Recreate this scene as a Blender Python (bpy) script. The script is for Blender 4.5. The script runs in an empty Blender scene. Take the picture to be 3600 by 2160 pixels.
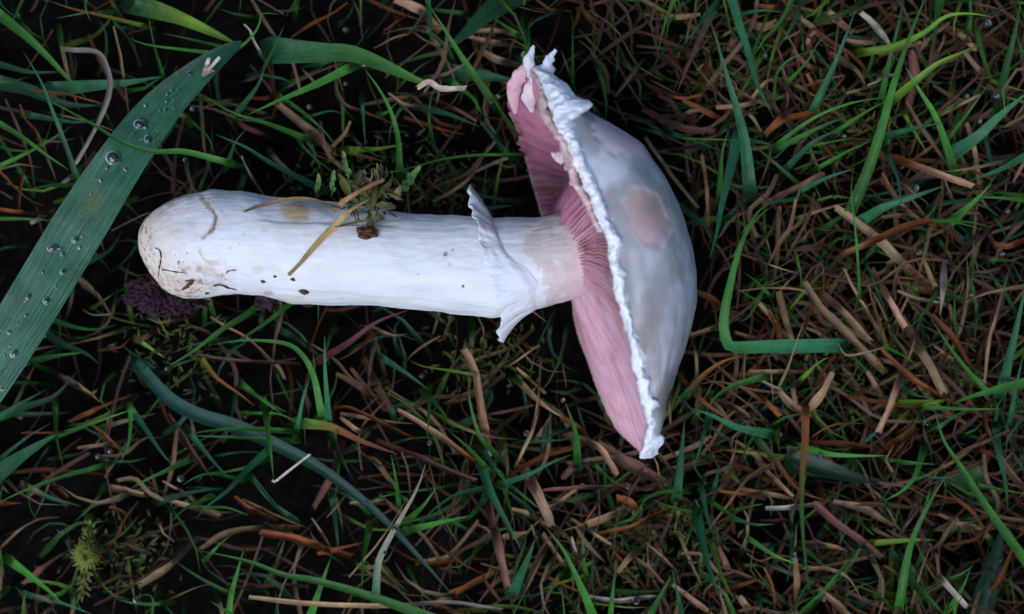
import bpy, math, random
import numpy as np
from mathutils import Vector

# ------------------------------------------------------------------ camera, sky, sun, exposure
sc = bpy.context.scene
U = 6.0e-5            # metres per unit: 3600 units across = 21.6 cm of lawn
H = 3400.0            # camera distance above the reference level, units
ZR = 300.0            # reference level above the soil, units
cam_d = bpy.data.cameras.new('camera')
cam = bpy.data.objects.new('camera', cam_d)
sc.collection.objects.link(cam)
cam.location = (0, 0, (ZR + H) * U)
cam.rotation_euler = (0, 0, 0)
cam_d.sensor_width = 36.0
cam_d.lens = 36.0 * H / 3600.0
cam_d.clip_start = 0.005
cam_d.clip_end = 50
cam_d.dof.use_dof = True
cam_d.dof.focus_distance = (H - 200) * U
cam_d.dof.aperture_fstop = 13.0
sc.camera = cam

SUN_EL, SUN_AZ = math.radians(60), math.radians(214)   # azimuth from +Y, clockwise
w = bpy.data.worlds.new('World'); sc.world = w; w.use_nodes = True
nt = w.node_tree; nt.nodes.clear()
sky = nt.nodes.new('ShaderNodeTexSky'); sky.sky_type = 'NISHITA'; sky.sun_disc = False
sky.sun_elevation = SUN_EL; sky.sun_rotation = SUN_AZ
sky.air_density = 1.0; sky.dust_density = 4.0; sky.ozone_density = 1.0
bg = nt.nodes.new('ShaderNodeBackground'); bg.inputs['Strength'].default_value = 0.1
wo = nt.nodes.new('ShaderNodeOutputWorld')
nt.links.new(sky.outputs[0], bg.inputs[0]); nt.links.new(bg.outputs[0], wo.inputs[0])
sun_d = bpy.data.lights.new('sun', 'SUN'); sun_d.energy = 1.3; sun_d.angle = math.radians(30)
sun_d.color = (1.0, 0.95, 0.9)
sun = bpy.data.objects.new('sun', sun_d); sc.collection.objects.link(sun)
sdir = Vector((math.sin(SUN_AZ) * math.cos(SUN_EL), math.cos(SUN_AZ) * math.cos(SUN_EL), math.sin(SUN_EL)))
sun.rotation_euler = sdir.to_track_quat('Z', 'Y').to_euler()
sun.location = sdir
sc.view_settings.view_transform = 'Standard'; sc.view_settings.look = 'None'
sc.view_settings.gamma = 1.0; sc.view_settings.use_curve_mapping = False
sc.view_settings.exposure = 0.08
sc.view_settings.use_white_balance = True; sc.view_settings.white_balance_temperature = 5300   # the phone's cool balance
sc.cycles.use_denoising = True
sc.cycles.max_bounces = 6; sc.cycles.diffuse_bounces = 2; sc.cycles.transmission_bounces = 5
sc.cycles.caustics_reflective = False; sc.cycles.caustics_refractive = False

random.seed(7)
rng = np.random.default_rng(11)
COL = sc.collection

# ------------------------------------------------------------------ helpers
def Wd(p):
    """(x across, y down, z up) in units along the line of sight -> metres in the world"""
    p = np.asarray(p, dtype=float)
    k = (H - (p[..., 2] - ZR)) / H
    return np.stack([(p[..., 0] - 1800) * k * U, -(p[..., 1] - 1080) * k * U, p[..., 2] * U], axis=-1)

def _h(ix, iy, iz, seed):
    n = (ix * 374761393 + iy * 668265263 + iz * 2147483647 + seed * 1274126177) & 0xffffffff
    n = ((n ^ (n >> 13)) * 1274126177) & 0xffffffff
    n = (n ^ (n >> 16)) & 0xffffffff
    n = (n * 2246822519) & 0xffffffff
    return ((n ^ (n >> 15)) & 0xffff) / 65535.0
def vnoise(p, seed=0):
    p = np.asarray(p, dtype=float); i = np.floor(p).astype(np.int64); f = p - i
    f = f * f * (3 - 2 * f); out = 0
    for a in (0, 1):
        for b in (0, 1):
            for c in (0, 1):
                wt = (f[..., 0] if a else 1 - f[..., 0]) * (f[..., 1] if b else 1 - f[..., 1]) * (f[..., 2] if c else 1 - f[..., 2])
                out = out + wt * _h(i[..., 0] + a, i[..., 1] + b, i[..., 2] + c, seed)
    return out * 2 - 1
def fbm(p, oct=3, seed=0):
    p = np.asarray(p, dtype=float); s = 0; a = 1.0
    for o in range(oct):
        s = s + a * vnoise(p * 2 ** o, seed + o); a *= .5
    return s
def sstep(a, b, x):
    t = np.clip((x - a) / (b - a), 0, 1); return t * t * (3 - 2 * t)

ORG = {}
def mk(name, V, F, mat, parent=None, origin=None, col=None, uv=None, smooth=True):
    """V in world metres; one mesh object whose origin is given (default: its lowest point)"""
    V = np.asarray(V, dtype=float)
    if origin is None: origin = V[np.argmin(V[:, 2])]
    origin = np.asarray(origin, dtype=float)
    me = bpy.data.meshes.new(name)
    me.from_pydata((V - origin).tolist(), [], F)
    if smooth: me.polygons.foreach_set('use_smooth', [True] * len(me.polygons))
    if col is not None:
        ca = me.color_attributes.new('Col', 'FLOAT_COLOR', 'POINT')
        c4 = np.ones((len(V), 4), dtype=np.float32); c4[:, :3] = col
        ca.data.foreach_set('color', c4.ravel())
    if uv is not None:
        ul = me.uv_layers.new(name='UVMap')
        li = np.empty(len(me.loops), dtype=np.int32); me.loops.foreach_get('vertex_index', li)
        ul.data.foreach_set('uv', np.asarray(uv, dtype=np.float32)[li].ravel())
    me.materials.append(mat); me.update()
    o = bpy.data.objects.new(name, me); COL.objects.link(o)
    if parent is not None:
        o.parent = parent; o.location = (origin - ORG[parent.name]).tolist()
    else:
        o.location = origin.tolist()
    ORG[o.name] = origin
    return o
def empty(name, origin):
    o = bpy.data.objects.new(name, None); COL.objects.link(o); o.location = list(origin)
    o.empty_display_size = .005; ORG[o.name] = np.asarray(origin, dtype=float); return o
def tag(o, label=None, cat=None, group=None, kind=None):
    if label: o['label'] = label
    if cat: o['category'] = cat
    if group: o['group'] = group
    if kind: o['kind'] = kind
    return o
def grid_faces(n, m, wrap=False, off=0):
    F = []
    for i in range(n - 1):
        for j in range(m if wrap else m - 1):
            k = (j + 1) % m
            F.append((off + i * m + j, off + i * m + k, off + (i + 1) * m + k, off + (i + 1) * m + j))
    return F
def spline(P, n):
    """centripetal-ish Catmull-Rom through P, n evenly spaced samples"""
    P = np.asarray(P, dtype=float)
    if len(P) == 2: P = np.array([P[0], (P[0] + P[1]) / 2, P[1]])
    Q = np.vstack([2 * P[0] - P[1], P, 2 * P[-1] - P[-2]])
    t = np.linspace(0, 1, 10, endpoint=False)[None, :, None]
    p0, p1, p2, p3 = (Q[i:len(Q) - 3 + i][:, None] for i in range(4))
    out = .5 * (2 * p1 + (p2 - p0) * t + (2 * p0 - 5 * p1 + 4 * p2 - p3) * t * t + (3 * p1 - p0 - 3 * p2 + p3) * t ** 3)
    out = np.vstack([out.reshape(-1, P.shape[1]), Q[-2]])
    d = np.r_[0, np.cumsum(np.linalg.norm(np.diff(out[:, :3], axis=0), axis=1))]
    s = np.linspace(0, d[-1], n)
    return np.stack([np.interp(s, d, out[:, k]) for k in range(out.shape[1])], axis=1)

# ------------------------------------------------------------------ materials
def new_mat(name):
    m = bpy.data.materials.new(name); m.use_nodes = True
    t = m.node_tree; b = t.nodes['Principled BSDF']; return m, t, b
def N(t, kind, **kw):
    n = t.nodes.new(kind)
    for k, v in kw.items(): setattr(n, k, v)
    return n
def attr_mix(t, b, noise_scale, amount, vec='Object', stretch=None, dark=.5):
    """base colour = pigment attribute x noise"""
    at = N(t, 'ShaderNodeAttribute', attribute_name='Col')
    tc = N(t, 'ShaderNodeTexCoord'); mp = N(t, 'ShaderNodeMapping')
    if stretch: mp.inputs['Scale'].default_value = stretch
    nz = N(t, 'ShaderNodeTexNoise'); nz.inputs['Scale'].default_value = noise_scale; nz.inputs['Detail'].default_value = 4
    t.links.new(tc.outputs[vec], mp.inputs[0]); t.links.new(mp.outputs[0], nz.inputs['Vector'])
    mr = N(t, 'ShaderNodeMapRange'); mr.inputs[1].default_value = .3; mr.inputs[2].default_value = .7
    mr.inputs[3].default_value = 1 - amount * dark; mr.inputs[4].default_value = 1 + amount * (1 - dark)
    t.links.new(nz.outputs[0], mr.inputs[0])
    vm = N(t, 'ShaderNodeVectorMath', operation='SCALE')
    t.links.new(at.outputs['Color'], vm.inputs[0]); t.links.new(mr.outputs[0], vm.inputs['Scale'])
    t.links.new(vm.outputs[0], b.inputs['Base Color'])
    return nz, vm

def blade_mat(name, rough, transl, veins, bump, spec, vc=1.1):
    m, t, b = new_mat(name)
    uvn = N(t, 'ShaderNodeUVMap', uv_map='UVMap')
    mp = N(t, 'ShaderNodeMapping'); mp.inputs['Scale'].default_value = (veins, 1.5, 1)
    t.links.new(uvn.outputs[0], mp.inputs[0])
    nz = N(t, 'ShaderNodeTexNoise'); nz.inputs['Scale'].default_value = 1.0; nz.inputs['Detail'].default_value = 3
    t.links.new(mp.outputs[0], nz.inputs['Vector'])
    at = N(t, 'ShaderNodeAttribute', attribute_name='Col')
    tc = N(t, 'ShaderNodeTexCoord')
    n2 = N(t, 'ShaderNodeTexNoise'); n2.inputs['Scale'].default_value = 420; n2.inputs['Detail'].default_value = 3
    t.links.new(tc.outputs['Object'], n2.inputs['Vector'])
    a1 = N(t, 'ShaderNodeMath', operation='MULTIPLY_ADD'); a1.inputs[1].default_value = vc; a1.inputs[2].default_value = 1 - vc * .5
    t.links.new(nz.outputs[0], a1.inputs[0])
    a2 = N(t, 'ShaderNodeMath', operation='MULTIPLY_ADD'); a2.inputs[1].default_value = .9; a2.inputs[2].default_value = .55
    t.links.new(n2.outputs[0], a2.inputs[0])
    a3 = N(t, 'ShaderNodeMath', operation='MULTIPLY'); t.links.new(a1.outputs[0], a3.inputs[0]); t.links.new(a2.outputs[0], a3.inputs[1])
    vm = N(t, 'ShaderNodeVectorMath', operation='SCALE')
    t.links.new(at.outputs['Color'], vm.inputs[0]); t.links.new(a3.outputs[0], vm.inputs['Scale'])
    t.links.new(vm.outputs[0], b.inputs['Base Color'])
    b.inputs['Roughness'].default_value = rough; b.inputs['Specular IOR Level'].default_value = spec
    bm = N(t, 'ShaderNodeBump'); bm.inputs['Strength'].default_value = bump; bm.inputs['Distance'].default_value = .0004
    t.links.new(nz.outputs[0], bm.inputs['Height']); t.links.new(bm.outputs[0], b.inputs['Normal'])
    if transl:
        tr = N(t, 'ShaderNodeBsdfTranslucent'); mx = N(t, 'ShaderNodeMixShader'); mx.inputs[0].default_value = transl
        t.links.new(vm.outputs[0], tr.inputs[0])
        t.links.new(b.outputs[0], mx.inputs[1]); t.links.new(tr.outputs[0], mx.inputs[2])
        t.links.new(mx.outputs[0], t.nodes['Material Output'].inputs['Surface'])
    return m
M_GREEN = blade_mat('living_grass', .42, .25, 7, .5, .3)
M_BROAD = blade_mat('broad_leaf', .44, .2, 26, .8, .45, 1.5)
M_DRY = blade_mat('dead_grass', .55, .12, 8, .9, .14, 1.9)

def flesh_mat(name, rough, sss, nscale, namt, stretch, bump, bscale):
    m, t, b = new_mat(name)
    nz, vm = attr_mix(t, b, nscale, namt, stretch=stretch)
    b.inputs['Roughness'].default_value = rough
    b.inputs['Subsurface Weight'].default_value = sss; b.inputs['Subsurface Radius'].default_value = (1, .6, .5)
    b.inputs['Subsurface Scale'].default_value = .0012
    b.inputs['Specular IOR Level'].default_value = .25
    tc = N(t, 'ShaderNodeTexCoord'); mp = N(t, 'ShaderNodeMapping')
    if stretch: mp.inputs['Scale'].default_value = stretch
    n2 = N(t, 'ShaderNodeTexNoise'); n2.inputs['Scale'].default_value = bscale; n2.inputs['Detail'].default_value = 5
    t.links.new(tc.outputs['Object'], mp.inputs[0]); t.links.new(mp.outputs[0], n2.inputs['Vector'])
    bm = N(t, 'ShaderNodeBump'); bm.inputs['Strength'].default_value = bump; bm.inputs['Distance'].default_value = .0006
    t.links.new(n2.outputs[0], bm.inputs['Height']); t.links.new(bm.outputs[0], b.inputs['Normal'])
    return m
M_STEM = flesh_mat('stem_flesh', .55, .25, 260, .16, (.22, 1, 1), .35, 900)
M_RING = flesh_mat('veil_membrane', .6, .25, 500, .08, (.4, 1, 1), .3, 1200)
M_SKIN = flesh_mat('cap_skin', .36, .15, 300, .22, (.35, .8, .8), .22, 500)
M_SKIN.node_tree.nodes['Principled BSDF'].inputs['Specular IOR Level'].default_value = .5
M_VEIL = flesh_mat('ragged_veil', .8, .3, 700, .06, None, .22, 1800)
M_GILL = flesh_mat('gill_flesh', .55, .25, 240, .35, None, .2, 1500)

def soil_mat(name, c1, c2, scale):
    m, t, b = new_mat(name)
    tc = N(t, 'ShaderNodeTexCoord'); nz = N(t, 'ShaderNodeTexNoise'); nz.inputs['Scale'].default_value = scale; nz.inputs['Detail'].default_value = 8
    t.links.new(tc.outputs['Object'], nz.inputs['Vector'])
    cr = N(t, 'ShaderNodeValToRGB'); cr.color_ramp.elements[0].position = .35; cr.color_ramp.elements[1].position = .7
    cr.color_ramp.elements[0].color = (*c1, 1); cr.color_ramp.elements[1].color = (*c2, 1)
    t.links.new(nz.outputs[0], cr.inputs[0]); t.links.new(cr.outputs[0], b.inputs['Base Color'])
    b.inputs['Roughness'].default_value = .9; b.inputs['Specular IOR Level'].default_value = .06
    bm = N(t, 'ShaderNodeBump'); bm.inputs['Strength'].default_value = 1; bm.inputs['Distance'].default_value = .001
    t.links.new(nz.outputs[0], bm.inputs['Height']); t.links.new(bm.outputs[0], b.inputs['Normal'])
    return m
M_SOIL = soil_mat('dark_soil', (.002, .0018, .0015), (.008, .006, .005), 400)
M_CLOD = soil_mat('damp_clod', (.012, .006, .009), (.075, .046, .055), 1300)
M_CRUMB = soil_mat('brown_crumb', (.07, .03, .015), (.22, .11, .06), 1500)
M_DEW, t_, b_ = new_mat('dew_water')
b_.inputs['Base Color'].default_value = (1, 1, 1, 1); b_.inputs['Roughness'].default_value = .0
b_.inputs['IOR'].default_value = 1.4; b_.inputs['Transmission Weight'].default_value = 1.0

# ------------------------------------------------------------------ ground
n = 121
lin = np.sign(np.linspace(-1, 1, n)) * np.abs(np.linspace(-1, 1, n)) ** 3 * 3.0 + np.linspace(-1, 1, n) * .2
gx, gy = np.meshgrid(lin, lin, indexing='ij')
GROUND = -300.0       # the soil lies well below the matted grass
gz = fbm(np.stack([gx * 60, gy * 60, gx * 0], -1), 3, 3) * .0012 - .0012 + GROUND * U
gv = np.stack([gx, gy, gz], -1).reshape(-1, 3)
tag(mk('ground', gv, grid_faces(n, n), M_SOIL, origin=(0, 0, 0)), kind='structure')
# ------------------------------------------------------------------ the mushroom
WHITE = np.array((.80, .79, .77)); TAN = np.array((.56, .43, .28)); BROWN = np.array((.22, .11, .055))
root = empty('mushroom', Wd((1400, 930, -300)))
tag(root, 'white mushroom with pink gills and torn cap lying on its side in wet grass', 'mushroom')

# --- stem
up = np.array([(485, 850), (487, 815), (497, 788), (510, 766), (540, 738), (582, 713), (655, 681), (742, 665), (844, 673), (946, 691), (1060, 700), (1165, 710), (1310, 728), (1397, 745), (1528, 754), (1747, 767), (1892, 764), (2038, 740), (2110, 728)], float)
lo = np.array([(485, 850), (489, 885), (502, 920), (520, 950), (545, 982), (570, 1012), (600, 1034), (655, 1049), (757, 1045), (830, 1033), (932, 1042), (1019, 1066), (1165, 1074), (1310, 1077), (1456, 1089), (1601, 1109), (1732, 1121), (1800, 1108), (1922, 1077), (2031, 1051), (2110, 1040)], float)
def stem_c(x):
    a = np.interp(x, up[:, 0], up[:, 1]); b = np.interp(x, lo[:, 0], lo[:, 1])
    return (a + b) / 2, (b - a) / 2, 310 + (x - 485) / 1600 * 215
nx, nth = 430, 180
tt = np.linspace(0, 1, nx)
xs = 485 + (2110 - 485) * (tt ** 1.35)
yc, rr, zc = stem_c(xs)
ker = np.hanning(13); ker /= ker.sum()
def sm(v):
    q = np.convolve(np.r_[np.full(6, v[0]), v, np.full(6, v[-1])], ker, 'valid'); q[:8] = v[:8] * np.linspace(1, 0, 8) + q[:8] * np.linspace(0, 1, 8); return q
yc, rr = sm(yc), sm(rr); rr[0] = .5
th = np.linspace(0, 2 * np.pi, nth, endpoint=False)
X = np.repeat(xs[:, None], nth, 1)
TH = np.repeat(th[None], nx, 0)
P0 = np.stack([X, yc[:, None] - rr[:, None] * np.cos(TH), zc[:, None] + rr[:, None] * .96 * np.sin(TH)], -1)
d = fbm(P0 / 110.0, 3, 5) * 5 + fbm(P0 / np.array([60., 9, 9]), 2, 9) * .9 + fbm(P0 / 26., 2, 31) * .7
# long shallow step where the outer skin has slipped
ys = np.interp(X, [900, 960, 1100, 1250, 1420], [770, 782, 786, 790, 800])
d -= 7 * sstep(4, -4, P0[..., 1] - ys) * sstep(880, 960, X) * sstep(1440, 1330, X) * (np.sin(TH) > 0)
# crease along the low side
yl = np.interp(X, [850, 1000, 1200, 1500, 1700], [1000, 1018, 1030, 1055, 1085])
d -= 3.5 * sstep(-5, 5, P0[..., 1] - yl) * sstep(880, 980, X) * (np.sin(TH) > 0)
R = np.maximum(rr[:, None] + d * np.minimum(1, rr[:, None] / 60), .2)
SP = np.stack([X, yc[:, None] - R * np.cos(TH), zc[:, None] + R * .96 * np.sin(TH)], -1)
# pigment: cream mottling, tan bruises, earth stains, buff zone above the torn ring
C = np.repeat(np.repeat(WHITE[None, None], nx, 0), nth, 1)
mot = sstep(.0, .9, fbm(P0 / np.array([150., 60, 60]), 3, 21))
def mixc(C, c, m): return C * (1 - m[..., None]) + np.asarray(c) * m[..., None]
C = mixc(C, (.70, .62, .50), mot * .55 * sstep(1700, 800, X))
near = (np.sin(TH) > -.2)
wob = fbm(P0 / 22., 3, 41)
def spot(C, x, y, rx, ry, c, s, edge=.4):
    q = np.hypot((SP[..., 0] - x) / rx, (SP[..., 1] - y) / ry) + wob * .22
    return mixc(C, c, s * sstep(1 + edge, 1 - edge, q) * near)
for a in [(1045, 745, 52, 32, (.60, .43, .22), .95), (745, 926, 26, 11, TAN, .6), (700, 944, 10, 11, (.4, .3, .14), .8), (945, 1032, 18, 9, (.5, .42, .25), .7),
          (1150, 735, 40, 20, (.62, .55, .45), .6), (930, 810, 14, 9, TAN, .35), (1260, 785, 90, 26, (.66, .60, .48), .5), (1320, 775, 60, 14, (.45, .36, .24), .4),
          (905, 950, 22, 14, TAN, .35), (800, 690, 60, 14, (.68, .58, .44), .4), (1010, 1050, 60, 16, (.6, .56, .4), .5), (905, 890, 30, 14, TAN, .2), (520, 830, 22, 50, TAN, .5), (650, 1010, 60, 30, (.6, .42, .33), .45), (600, 690, 50, 12, (.45, .3, .18), .5)]:
    C = spot(C, *a)
def streak(C, pts, wd, c, s):
    L = spline(np.array(pts, float), 60)
    q = np.full(X.shape, 1e9)
    for p in L: q = np.minimum(q, np.hypot(SP[..., 0] - p[0], SP[..., 1] - p[1]))
    return mixc(C, c, s * sstep(wd * 1.7, wd * .3, q + wob * wd * .9) * near)
C = streak(C, [(704, 690), (735, 728), (756, 757), (750, 800), (712, 840)], 7, (.42, .28, .14), .8)
C = streak(C, [(750, 745), (760, 765), (752, 800), (735, 820)], 4, (.12, .06, .03), .7)
C = streak(C, [(700, 885), (715, 912), (740, 925)], 5, (.5, .36, .2), .6)
sp1 = sstep(.12, .5, fbm(P0 / np.array([20., 11, 11]), 3, 55)) * sstep(1.25, .3, np.hypot((X - 610) / 150, (SP[..., 1] - 1000) / 70)) * near
C = mixc(C, BROWN, np.clip(sp1 * 1.1, 0, .9))
smear = sstep(-.15, .8, fbm(P0 / np.array([46., 22, 22]), 4, 57)) * sstep(1.3, .2, np.hypot((X - 640) / 230, (SP[..., 1] - 985) / 95)) * near
C = mixc(C, (.50, .33, .22), smear * .6)
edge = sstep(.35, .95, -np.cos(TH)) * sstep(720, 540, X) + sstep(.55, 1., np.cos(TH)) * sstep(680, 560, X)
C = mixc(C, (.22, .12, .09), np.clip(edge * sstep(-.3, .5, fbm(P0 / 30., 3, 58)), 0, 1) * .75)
C = mixc(C, (.78, .64, .46), .6 * sstep(760, 500, X + wob * 60))
sp2 = sstep(.70, .9, fbm(P0 / np.array([15., 8, 8]), 3, 77)) * sstep(1000, 600, X) * near * sstep(-.1, .5, fbm(P0 / 70., 2, 79))
C = mixc(C, (.12, .06, .035), sp2 * .85)
sp3 = sstep(.2, .7, fbm(P0 / 16., 2, 78)) * sstep(560, 500, X)
C = mixc(C, (.16, .09, .06), sp3 * .8)
bx = np.interp(SP[..., 1], [700, 790, 847, 905, 937, 1007, 1071], [1965, 1900, 1850, 1856, 1893, 1925, 1908]) + wob * 26
buff = sstep(-7, 7, X - bx)
C = mixc(C, (.62, .49, .44), buff * (.75 + .25 * wob.clip(-1, 1)))
C = mixc(C, (.66, .46, .45), sstep(1960, 2040, X) * .6)
F = grid_faces(nx, nth, True)
stem_o = mk('stem', Wd(SP.reshape(-1, 3)), F, M_STEM, root, col=C.reshape(-1, 3))

def stem_top(x, y):
    yc_, r_, z_ = stem_c(np.asarray(x, float)); q = np.clip(1 - ((np.asarray(y, float) - yc_) / r_) ** 2, 0, 1)
    return z_ + r_ * .96 * np.sqrt(q)

# --- ring: torn skirt, fixed towards the cap, free edge towards the base
na, nsr = 260, 34
th = np.linspace(0, 2 * np.pi, na, endpoint=False); s = np.linspace(0, 1, nsr)
cy = -np.cos(th)                      # -1 at the picture's top, +1 at its bottom
xe = np.interp(cy, [-1, -.8, -.45, -.1, .2, .5, .8, .93, 1], [1645, 1662, 1690, 1706, 1725, 1748, 1762, 1750, 1757])
xa = np.interp(cy, [-1, -.8, -.3, .1, .5, 1], [1738, 1750, 1790, 1850, 1895, 1912])
fl = np.interp(cy, [-1, -.85, -.5, 0, .5, .8, .93, 1], [92, 60, 24, 10, 9, 24, 58, 84])
pw = np.interp(cy, [-1, -.4, 1], [1.1, 1.5, 2.3])
rag = fbm(np.stack([th * 9, th * 0, np.sin(th) * 4], -1), 4, 3)
xe = xe + rag * 9 + np.where(np.sin(th) < 0, 10, 0); fl = fl * (1 + rag * .16)
XX = xa[:, None] + (xe - xa)[:, None] * s[None]
yc_, r_, z_ = stem_c(XX)
RR = r_ - 7 + 11 * sstep(0, .3, s)[None] + fl[:, None] * s[None] ** pw[:, None] + fbm(np.stack([th[:, None] * 5 + s * 0, s[None] * 3 + th[:, None] * 0, s[None] * 0 + th[:, None]], -1), 3, 8) * 5 * s[None]
RV = np.stack([XX, yc_ - RR * np.cos(th)[:, None], z_ + RR * np.sin(th)[:, None]], -1)
thick = 9 * (1 - .35 * s)[None]
RI = np.stack([XX, yc_ - (RR - thick) * np.cos(th)[:, None], z_ + (RR - thick) * np.sin(th)[:, None]], -1)
RV2 = np.concatenate([RV, RI[:, ::-1]], 1)      # outer then inner, closed at the free edge
m2 = RV2.shape[1]
F = []
for i in range(na):
    k = (i + 1) % na
    for j in range(m2 - 1): F.append((i * m2 + j, k * m2 + j, k * m2 + j + 1, i * m2 + j + 1))
rc = np.repeat(np.array((.80, .80, .80))[None], na * m2, 0)
mk('ring', Wd(RV2.reshape(-1, 3)), F, M_RING, root, col=rc)

# --- cap, lofted in slices along its long way a; b across
A0, A1 = np.array((1858., 228.)), np.array((2272., 1610.))
ax = (A1 - A0) / np.linalg.norm(A1 - A0); bxv = np.array((ax[1], -ax[0])); LEN = np.linalg.norm(A1 - A0)
def ab(p):
    p = np.asarray(p, float) - A0; return p @ ax / LEN, p @ bxv
def xy(t, b): return A0 + np.asarray(t)[..., None] * LEN * ax + np.asarray(b)[..., None] * bxv
NEAR = [(1858, 228), (1912, 262), (1935, 300), (1957, 360), (1985, 430), (2016, 505), (2042, 566), (2072, 637), (2104, 706), (2126, 774), (2155, 850), (2168, 930), (2178, 1000), (2190, 1055), (2220, 1145), (2243, 1245), (2264, 1340), (2288, 1433), (2294, 1510), (2288, 1565), (2272, 1610)]
FAR = [(1858, 228), (1832, 245), (1808, 278), (1794, 316), (1800, 380), (1813, 445), (1829, 510), (1851, 574), (1867, 639), (1889, 709), (1902, 758), (1935, 860), (1975, 960), (2012, 1058), (2016, 1116), (2035, 1193), (2067, 1276), (2093, 1353), (2131, 1449), (2176, 1526), (2240, 1583), (2272, 1610)]
OUT = [(1858, 228), (1915, 258), (1945, 300), (1985, 350), (2056, 405), (2115, 434), (2185, 472), (2239, 504), (2271, 558), (2315, 617), (2352, 688), (2385, 763), (2417, 865), (2438, 956), (2435, 1058), (2419, 1148), (2394, 1231), (2368, 1289), (2349, 1353), (2323, 1410), (2318, 1470), (2306, 1540), (2272, 1610)]
def curve(L):
    t, b = ab(L); o = np.argsort(t); return t[o], b[o]
cN, cF, cO = curve(NEAR), curve(FAR), curve(OUT)
def sl(c, t):
    v = np.interp(t, *c); q = np.linspace(-.012, .012, 5)
    return np.where((t > .02) & (t < .98), np.mean([np.interp(t + k, *c) for k in q], axis=0), v)
ZC, ZNa, ZFa = 515., 470., 760.
def env(t): return np.sqrt(np.clip(1 - (2 * t - 1) ** 2, 0, 1))
nt_, na_ = 260, 110
tq = (1 - np.cos(np.linspace(0, np.pi, nt_))) / 2
aa = np.linspace(0, np.pi, na_)
bN, bF, bO = sl(cN, tq), sl(cF, tq), sl(cO, tq)
zN, zF = ZC + ZNa * env(tq), ZC - ZFa * env(tq)
Mb, Mz = (bN + bF) / 2, (zN + zF) / 2
Bq = Mb[:, None] + (bN - Mb)[:, None] * np.cos(aa) + (bO - Mb)[:, None] * np.sin(aa) ** .85
Zq = Mz[:, None] + (zN - Mz)[:, None] * np.sign(np.cos(aa)) * np.abs(np.cos(aa)) ** .9
XYq = xy(np.repeat(tq[:, None], na_, 1), Bq)
CP = np.concatenate([XYq, Zq[..., None]], -1)
CP[..., 0] += (fbm(CP / 90., 3, 61) * 4.5) * np.sin(aa)[None]
CP[..., 2] += fbm(CP / 120., 2, 62) * 4 * np.sin(aa)[None]
# pigment
wobc = fbm(CP / 30., 3, 71)
# fibrils run from the rim to the crown
apex = np.array((2440., 980., 515.))
dv = CP - apex; angc = np.arctan2(dv[..., 2], dv[..., 1]); rad = np.linalg.norm(dv, axis=-1)
fib = fbm(np.stack([angc * 16, rad / 260., angc * 0], -1), 4, 81)
tl, bl_ = np.repeat(tq[:, None], na_, 1) * LEN, Bq
stre = fbm(np.stack([tl / 190., np.repeat(aa[None], nt_, 0) * 15, tl * 0], -1), 4, 81)
cloud = fbm(CP / np.array([80., 150, 110]), 3, 86)
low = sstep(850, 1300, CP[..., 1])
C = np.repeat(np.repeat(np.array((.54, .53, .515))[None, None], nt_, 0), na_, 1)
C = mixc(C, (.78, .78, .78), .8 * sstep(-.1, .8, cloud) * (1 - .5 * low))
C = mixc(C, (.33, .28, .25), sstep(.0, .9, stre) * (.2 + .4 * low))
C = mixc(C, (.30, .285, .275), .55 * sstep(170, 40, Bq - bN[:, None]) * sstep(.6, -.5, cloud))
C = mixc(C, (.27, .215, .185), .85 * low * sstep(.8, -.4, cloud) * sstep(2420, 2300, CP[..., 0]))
C = mixc(C, (.62, .40, .42), sstep(.9, .96, np.repeat(aa[None], nt_, 0) / np.pi))
def cspot(C, x, y, rx, ry, rot, c, s, edge=.1, wa=.15):
    dx, dy = CP[..., 0] - x, CP[..., 1] - y; cr, sr = math.cos(rot), math.sin(rot)
    q = np.hypot((dx * cr + dy * sr) / rx, (-dx * sr + dy * cr) / ry) + wobc * wa
    m = sstep(1 + edge, 1 - edge, q) * (CP[..., 2] > 420)
    return mixc(C, c, s * m), q
C, q1 = cspot(C, 2278, 772, 116, 82, 1.05, (.70, .70, .70), .9, .1)
C, q1 = cspot(C, 2272, 767, 106, 74, 1.05, (.66, .47, .42), .97, .12)
C, q2 = cspot(C, 2262, 715, 62, 40, .6, (.52, .39, .28), .5, .45)
C, q3 = cspot(C, 2300, 850, 45, 28, -.4, (.66, .50, .50), .9, .2)
C, q4 = cspot(C, 2168, 490, 104, 42, .60, (.86, .72, .72), 1, .08, .3)
C, q5 = cspot(C, 2150, 690, 20, 18, 0, (.44, .34, .22), .6, .4)
CP[..., 2] -= 5 * sstep(1.08, .92, q1) * (CP[..., 2] > 420)
CP[..., 2] -= 4 * sstep(1.1, .9, q4) * (CP[..., 2] > 420)
cap = mk('cap', Wd(CP.reshape(-1, 3)), grid_faces(nt_, na_), M_SKIN, root, col=C.reshape(-1, 3))

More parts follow.
